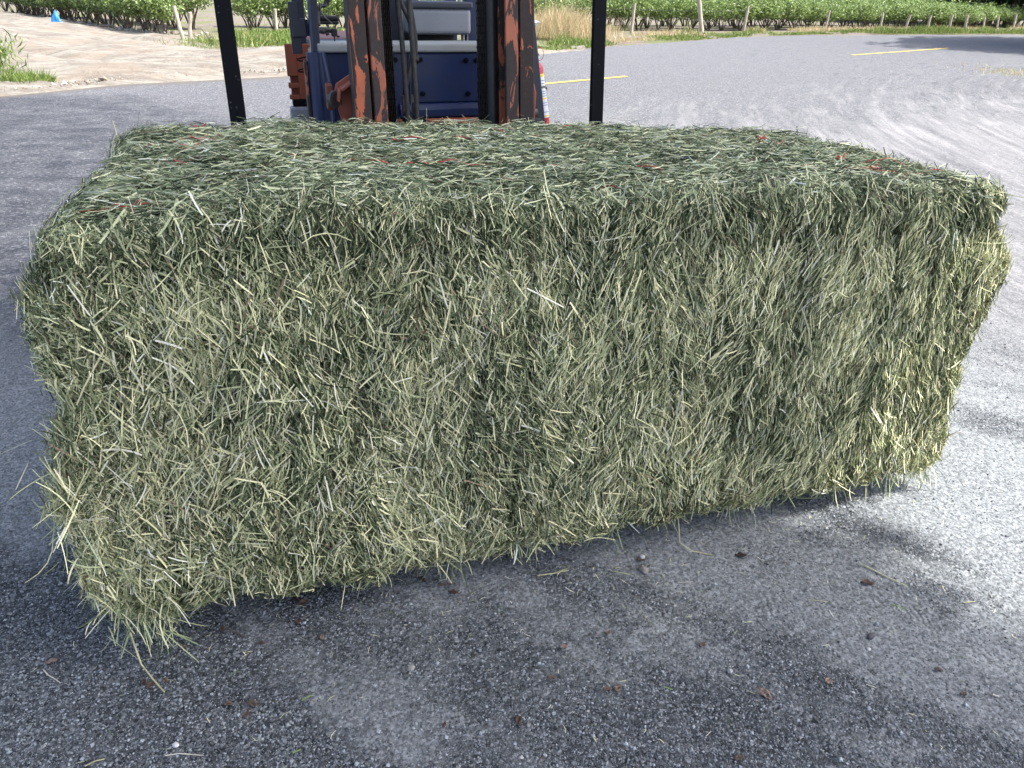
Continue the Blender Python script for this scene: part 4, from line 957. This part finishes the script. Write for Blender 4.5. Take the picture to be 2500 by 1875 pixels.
# ================================================================== LOOSE GRAVEL, CHAFF AND LITTER ON THE YARD
OCT = np.array([(1, 0, 0), (-1, 0, 0), (0, 1, 0), (0, -1, 0), (0, 0, 1), (0, 0, -1)], float)
OF = np.array([(0, 2, 4), (2, 1, 4), (1, 3, 4), (3, 0, 4), (2, 0, 5), (1, 2, 5), (3, 1, 5), (0, 3, 5)])
def rot_mats(n):
    A = norm(rng.normal(0, 1, (n, 3))); B = norm(np.cross(A, rng.normal(0, 1, (n, 3)))); return np.stack([A, B, np.cross(A, B)], 1)
n_ = 330000; y_ = .85 + 3.0 * rng.random(n_) ** 1.7; x_ = (rng.random(n_) * 2 - 1) * (.72 * y_ + .35)
d_ = dust_mask(x_, y_); keep = (rng.random(n_) < (1 - .86 * sstep(d_ + .5 * (fbm(np.stack([x_ * 22, y_ * 22, 0 * x_], -1), 2) - .5), .1, .9))); x_, y_ = x_[keep], y_[keep]; n_ = len(x_)
r_ = .0016 * rng.lognormal(0, .42, n_) * np.where(rng.random(n_) < .03, 2.0, 1.0); r_ = np.minimum(r_, .007)
V = OCT[None] * rng.uniform(.65, 1.25, (n_, 6, 1)); V = np.einsum('nij,njk->nik', V, rot_mats(n_)) * r_[:, None, None] * np.array([1, 1, .75])
V += np.stack([x_, y_, road_h(x_, y_) + r_ * .35], -1)[:, None, :]
g_ = np.clip(rng.lognormal(math.log(.165), .62, n_), .025, .42)[:, None] * np.array([[.91, 1.0, 1.06]]); g_ = np.repeat(np.concatenate([g_, np.ones((n_, 1))], 1), 6, 0)
F = (OF[None] + (np.arange(n_) * 6)[:, None, None]).reshape(-1, 3)
gm = mesh_np('gravel', V.reshape(-1, 3), F.ravel(), np.full(len(F), 3), M['stone'], False, {'col': ('COLOR', g_)})
tag(link('gravel', gm), 'fine dark loose gravel scattered over the yard', 'gravel', kind='stuff')
n_ = 420; s_ = rng.random(n_); bp = K[0, 0, 0][None] * (1 - s_[:, None]) + K[1, 0, 0][None] * s_[:, None] + np.stack([rng.normal(0, .12, n_), -np.abs(rng.normal(0, .16, n_)) + .12, np.zeros(n_)], -1)
n2_ = 240; bp = np.concatenate([bp, np.stack([rng.uniform(-1.2, 1.8, n2_), rng.uniform(1.0, 2.2, n2_), np.zeros(n2_)], -1)]); n_ = len(bp)
bp[:, 2] = road_h(bp[:, 0], bp[:, 1]) + .0035; a_ = rng.random(n_) * 6.28; D = np.stack([np.cos(a_), np.sin(a_), rng.normal(0, .05, n_)], -1); S = norm(np.cross(D, np.array([[0, 0, 1.]]) + rng.normal(0, .2, (n_, 3))))
tag(link('chaff', quads_mesh('chaff', [ribbons(bp, D, S, rng.uniform(.006, .030, n_), np.full(n_, .0014), rng.normal(0, .15, n_), 2, pick(PAL, [1, 2, 4, 5, 5, 3, 2, 2, 1], n_))], M['hay'])), 'tiny bits of hay chaff scattered below the bale', 'chaff', kind='stuff')

LC = [(.105, .068, .052), (.165, .12, .095), (.07, .05, .042), (.28, .205, .17)]
def dry_leaf(px_, py_, L, ang, curl, ci, lab, holes=False):
    p = at(px_, py_); nx, ny = 12, 6; vs = []; cols = []
    c0_ = np.array(LC[ci]); 
    for i in range(nx + 1):
        s = i / nx; w = L * .27 * math.sin(math.pi * min(1, max(0, s * .96 + .02))) ** .75 * (1 + .12 * math.sin(s * 17 + ci))
        for j in range(ny + 1):
            tt_ = j / ny * 2 - 1; z = curl * L * (abs(tt_) ** 1.6 * .13 * math.sin(math.pi * s) + .16 * (s - .45) ** 2 * 2) + .003 * math.sin(9 * s + 4 * tt_)
            vs.append(((s - .5) * L, tt_ * w, z)); cc = c0_ * (.75 + .5 * random.random()) * (.7 if abs(tt_) < .1 else 1); cols.append((*cc, 1))
    fs = [(i * (ny + 1) + j, (i + 1) * (ny + 1) + j, (i + 1) * (ny + 1) + j + 1, i * (ny + 1) + j + 1) for i in range(nx) for j in range(ny)]
    if holes: fs = [f for n_i, f in enumerate(fs) if n_i not in (20, 21, 26, 33, 45, 50, 51)]
    V_ = np.array(vs); F_ = np.array(fs); V_ = V_ * .85; m_ = mesh_np('dry_leaf', V_, F_.ravel(), np.full(len(F_), 4), M['litter'], True, {'col': ('COLOR', np.array(cols))})
    o = link('dry_leaf', m_); o.location = (p[0], p[1], float(road_h(np.array([p[0]]), np.array([p[1]]))[0]) + .004 + .02 * L); o.rotation_euler = (random.uniform(-.15, .15), random.uniform(-.15, .15), ang)
    so = o.modifiers.new('thick', 'SOLIDIFY'); so.thickness = .0006
    tag(o, lab, 'dry leaf', 'dry leaves on the yard')
BAND = [
 (127, 1617, .028, .5, 1.3, 3, 'small tan curled leaf above the bent white twig at lower left'),
 (369, 1675, .030, 1.0, 1.2, 0, 'brown curled leaf under the tip of the longest hanging hay stalk'),
 (352, 1668, .022, 2.0, 1.4, 2, 'dark curled leaf left of the tip of the longest hanging stalk'),
 (404, 1663, .022, 2.6, 1.1, 1, 'brown leaf scrap right of the tip of the longest hanging stalk'),
 (447, 1582, .020, .8, 1.3, 1, 'single brown leaf scrap below the left part of the bale'),
 (543, 1536, .022, 2.2, .9, 0, 'brown leaf at the upper end of the thin dark twig below the bale'),
 (640, 1573, .018, .2, 1.2, 0, 'tiny brown leaf right of the thin dark twig'),
 (740, 1472, .034, .4, 1.4, 0, 'crumpled brown leaf right under the lower edge of the bale, left half'),
 (722, 1462, .026, 2.4, 1.2, 2, 'dark crumpled leaf touching the brown one under the bale edge'),
 (730, 1519, .026, 1.5, 1.2, 0, 'brown leaf just below the crumpled pair at the bale edge'),
 (787, 1557, .022, 1.9, .8, 3, 'short tan leaf scrap standing alone below the crumpled pair'),
 (559, 1722, .024, .1, .8, 1, 'flat brown leaf, left one of the trio at lower left'),
 (618, 1722, .034, -.4, 1.1, 1, 'largest brown leaf of the trio at lower left'),
 (602, 1747, .024, 1.3, 1.1, 0, 'lower brown leaf of the trio at lower left'),
 (1031, 1418, .030, 2.6, .7, 2, 'dark brown leaf beside the red bark strip in the bale shadow'),
 (1107, 1451, .034, -.3, 1.3, 0, 'crumbled brown leaf below the red bark strip'),
 (1085, 1774, .018, 1.3, 1.0, 0, 'small red-brown leaf near the bottom edge, centre'),
 (1565, 1368, .030, .2, 1.2, 0, 'red-brown leaf between two stones in the packed dust'),
 (1808, 1359, .038, -.2, .9, 2, 'ragged dark leaf below the hanging bent stalk'),
 (1485, 1550, .020, 1.1, 1.2, 1, 'small brown leaf in the dark gravel right of centre'),
 (1376, 1584, .026, .3, .9, 3, 'pale tan leaf with curled edge in the dust, below centre'),
 (1714, 1576, .026, .6, 1.2, 0, 'dull brown leaf between gravel patches, lower right half'),
 (1347, 1660, .028, .2, 1.0, 1, 'brown leaf at the edge of a dusty patch, bottom centre'),
 (1482, 1688, .026, .1, .9, 1, 'left leaf of the touching pair at bottom centre'),
 (1508, 1685, .030, 1.1, 1.1, 1, 'right leaf of the touching pair at bottom centre'),
 (1867, 1695, .046, -.8, .35, 3, 'large pinkish leaf with dark holes at lower right'),
 (2020, 1664, .026, 1.0, 1.0, 3, 'pinkish leaf up and right of the large one with holes'),
 (2117, 1429, .038, -.2, 1.1, 0, 'torn brown leaf left of the long brown straw'),
 (2352, 1694, .022, .3, .8, 1, 'light brown leaf near the lower right edge of the shade'),
 (2290, 1638, .022, -.4, .9, 1, 'small brown leaf at the border of shade and sunlight'),
 (1265, 1764, .030, 1.7, 1.3, 0, 'upright curled brown leaf near the bottom edge left of centre'),
 (1805, 1850, .026, .2, 1.0, 1, 'brown leaf on the bottom edge right of centre'),
]
for i, a in enumerate(BAND): dry_leaf(*a[:6], a[6], holes=(a[2] > .04))
def straw(pts, r, m, lab, cat='straw', name='straw'):
    P_ = [at(*p) for p in pts]; z0 = [float(road_h(np.array([p[0]]), np.array([p[1]]))[0]) for p in P_]
    base = Vector((P_[0][0], P_[0][1], z0[0])); out = [Vector((p[0], p[1], z + r + .002)) - base for p, z in zip(P_, z0)]
    k = MB(); k.tube(out, r, 6, rs=[r * (1 - .3 * i / max(1, len(out) - 1)) for i in range(len(out))]); o = k.build(name, M[m]); o.location = base; tag(o, lab, cat, cat + ' pieces on the yard')
straw([(106, 1636), (118, 1650), (130, 1656), (147, 1668)], .0016, 'straw_pale', 'bent white twig on the gravel at lower left', 'twig', 'twig')
straw([(404, 1848), (440, 1843), (497, 1847)], .0016, 'straw_pale', 'straight pale twig near the bottom left edge', 'twig', 'twig')
straw([(209, 1874), (236, 1862), (257, 1858)], .0018, 'straw', 'short straw cut off by the bottom edge at left')
straw([(561, 1649), (575, 1643), (586, 1641)], .0007, 'straw_green', 'hair-thin green blade below the left half of the bale')
straw([(738, 1716), (754, 1706), (762, 1703)], .0016, 'straw_green', 'tiny green leaf bit right of the leaf trio')
straw([(715, 1842), (736, 1834)], .0020, 'straw_green', 'tiny green bit near the bottom edge, left half')
straw([(866, 1437), (891, 1440)], .0020, 'straw', 'short thick straw piece under the bale edge')
straw([(1312, 1407), (1350, 1403), (1388, 1395)], .0018, 'straw', 'green straw lying in the dust just below the bale')
straw([(1352, 1403), (1385, 1390)], .0013, 'straw', 'thin straw crossing the green one below the bale')
straw([(1497, 1397), (1541, 1406)], .0012, 'straw', 'thin tan straw left of the stones in the dust')
straw([(2105, 1383), (2160, 1412), (2214, 1437)], .0019, 'straw', 'long brown straw lying at the right, near the sunlight')
straw([(2176, 1480), (2216, 1494)], .0014, 'straw_green', 'green straw below the long brown one')
straw([(2350, 1475), (2380, 1472)], .0014, 'straw', 'pale straw in the sunlit dust at right')
straw([(1976, 1468), (2022, 1474)], .0009, 'straw', 'faint thin straw on the tyre tracks')
straw([(1655, 1422), (1692, 1419)], .0009, 'straw_pale', 'white thin straw right of the two stones')
straw([(1397, 1611), (1412, 1620), (1432, 1632)], .0012, 'shoot', 'thin brown twig below the pale tan leaf', 'twig', 'twig')
straw([(1823, 1685), (1850, 1697)], .0008, 'straw', 'thin straw pointing at the large holed leaf')
straw([(1620, 1677), (1641, 1683)], .0016, 'straw_green', 'bright green bit in the gravel, lower middle')
straw([(2422, 1699), (2438, 1704)], .0024, 'straw_pale', 'white wood chip near the lower right corner')
straw([(1447, 1802), (1456, 1815)], .0020, 'straw', 'tan chip near the bottom edge, centre')
straw([(1724, 1796), (1735, 1785)], .0012, 'straw_pale', 'pale chip near the bottom edge, right of centre')
straw([(560, 1540), (590, 1552), (602, 1560)], .0017, 'shoot', 'thin dark twig on the gravel below the bale', 'twig', 'twig')
straw([(1066, 1433), (1090, 1429), (1112, 1426)], .0024, 'shoot', 'reddish bark strip in the shade under the bale', 'bark strip', 'bark_strip')
def rock(px_, py_, r, sc3, col, lab):
    p = at(px_, py_); bm = bmesh.new(); bmesh.ops.create_icosphere(bm, subdivisions=3, radius=r)
    for v in bm.verts:
        nn = v.co.normalized(); f_ = float(fbm(np.array([[nn.x * 1.7 + px_, nn.y * 1.7, nn.z * 1.7]]), 2)[0]); v.co = Vector((v.co.x * sc3[0], v.co.y * sc3[1], v.co.z * sc3[2])) * (.65 + .7 * f_)
    m_ = plain('stone', col, .85, .3, 60, bump=.5); k = MB(); k.bm(bm, True); o = k.build('stone', m_); o.location = (p[0], p[1], r * sc3[2] * .5); o.rotation_euler = (0, 0, random.random() * 3)
    tag(o, lab, 'stone', 'stones on the yard')
rock(429, 1820, .0065, (1, 1.1, .7), (.62, .62, .62), 'small white stone near the bottom left edge')
rock(1004, 1633, .010, (1.2, .9, .35), (.30, .30, .29), 'flat pale grey stone in the gravel left of centre')
rock(1567, 1362, .009, (1.1, .9, .7), (.42, .42, .43), 'grey stone behind the red-brown leaf in the dust')
rock(1571, 1394, .014, (1.2, .8, .7), (.26, .24, .22), 'biggest stone, brownish, below the red-brown leaf')
rock(2126, 1556, .011, (1.4, .7, .6), (.07, .075, .085), 'dark oblong stone below the tyre tracks at right')
rock(2120, 1586, .005, (1, 1, .7), (.5, .5, .5), 'small pale stone below the dark oblong one')
rock(1782, 1640, .006, (1, 1, .8), (.42, .42, .43), 'pale pebble up and left of the large holed leaf')
rock(1272, 1853, .006, (1, 1, .8), (.5, .5, .5), 'white pebble on the bottom edge at centre')

# stones and clods along the sand bank edge
n_ = 700; P = strip_pts([(-12, 7.8), (-9, 9.9), (-7.1, 11.5), (-6.2, 13.2), (-4.1, 14.9)], [.8, .8, .8, .8, .8], n_); P2_ = strip_pts([(-20, 35.0), (-15.9, 30.2), (-12.5, 26.4), (-9.2, 24.4)], [1.2] * 4, 500); P = np.concatenate([P, P2_]); n_ = len(P)
r_ = np.minimum(.013 * rng.lognormal(0, .6, n_), .09) * np.where(P[:, 1] > 20, 2.2, 1); V = OCT[None] * rng.uniform(.6, 1.3, (n_, 6, 1)); V = np.einsum('nij,njk->nik', V, rot_mats(n_)) * r_[:, None, None]; V += (P + np.array([0, 0, .05]))[:, None, :]
g_ = pick([(.30, .27, .225), (.20, .165, .13), (.36, .34, .30)], [3, 2, 2], n_); F = (OF[None] + (np.arange(n_) * 6)[:, None, None]).reshape(-1, 3)
gm = mesh_np('rubble', V.reshape(-1, 3), F.ravel(), np.full(len(F), 3), M['stone'], False, {'col': ('COLOR', np.repeat(np.concatenate([g_, np.ones((n_, 1))], 1), 6, 0))})
tag(link('rubble', gm), 'pale clods and stones along the sand bank', 'rubble', kind='stuff')
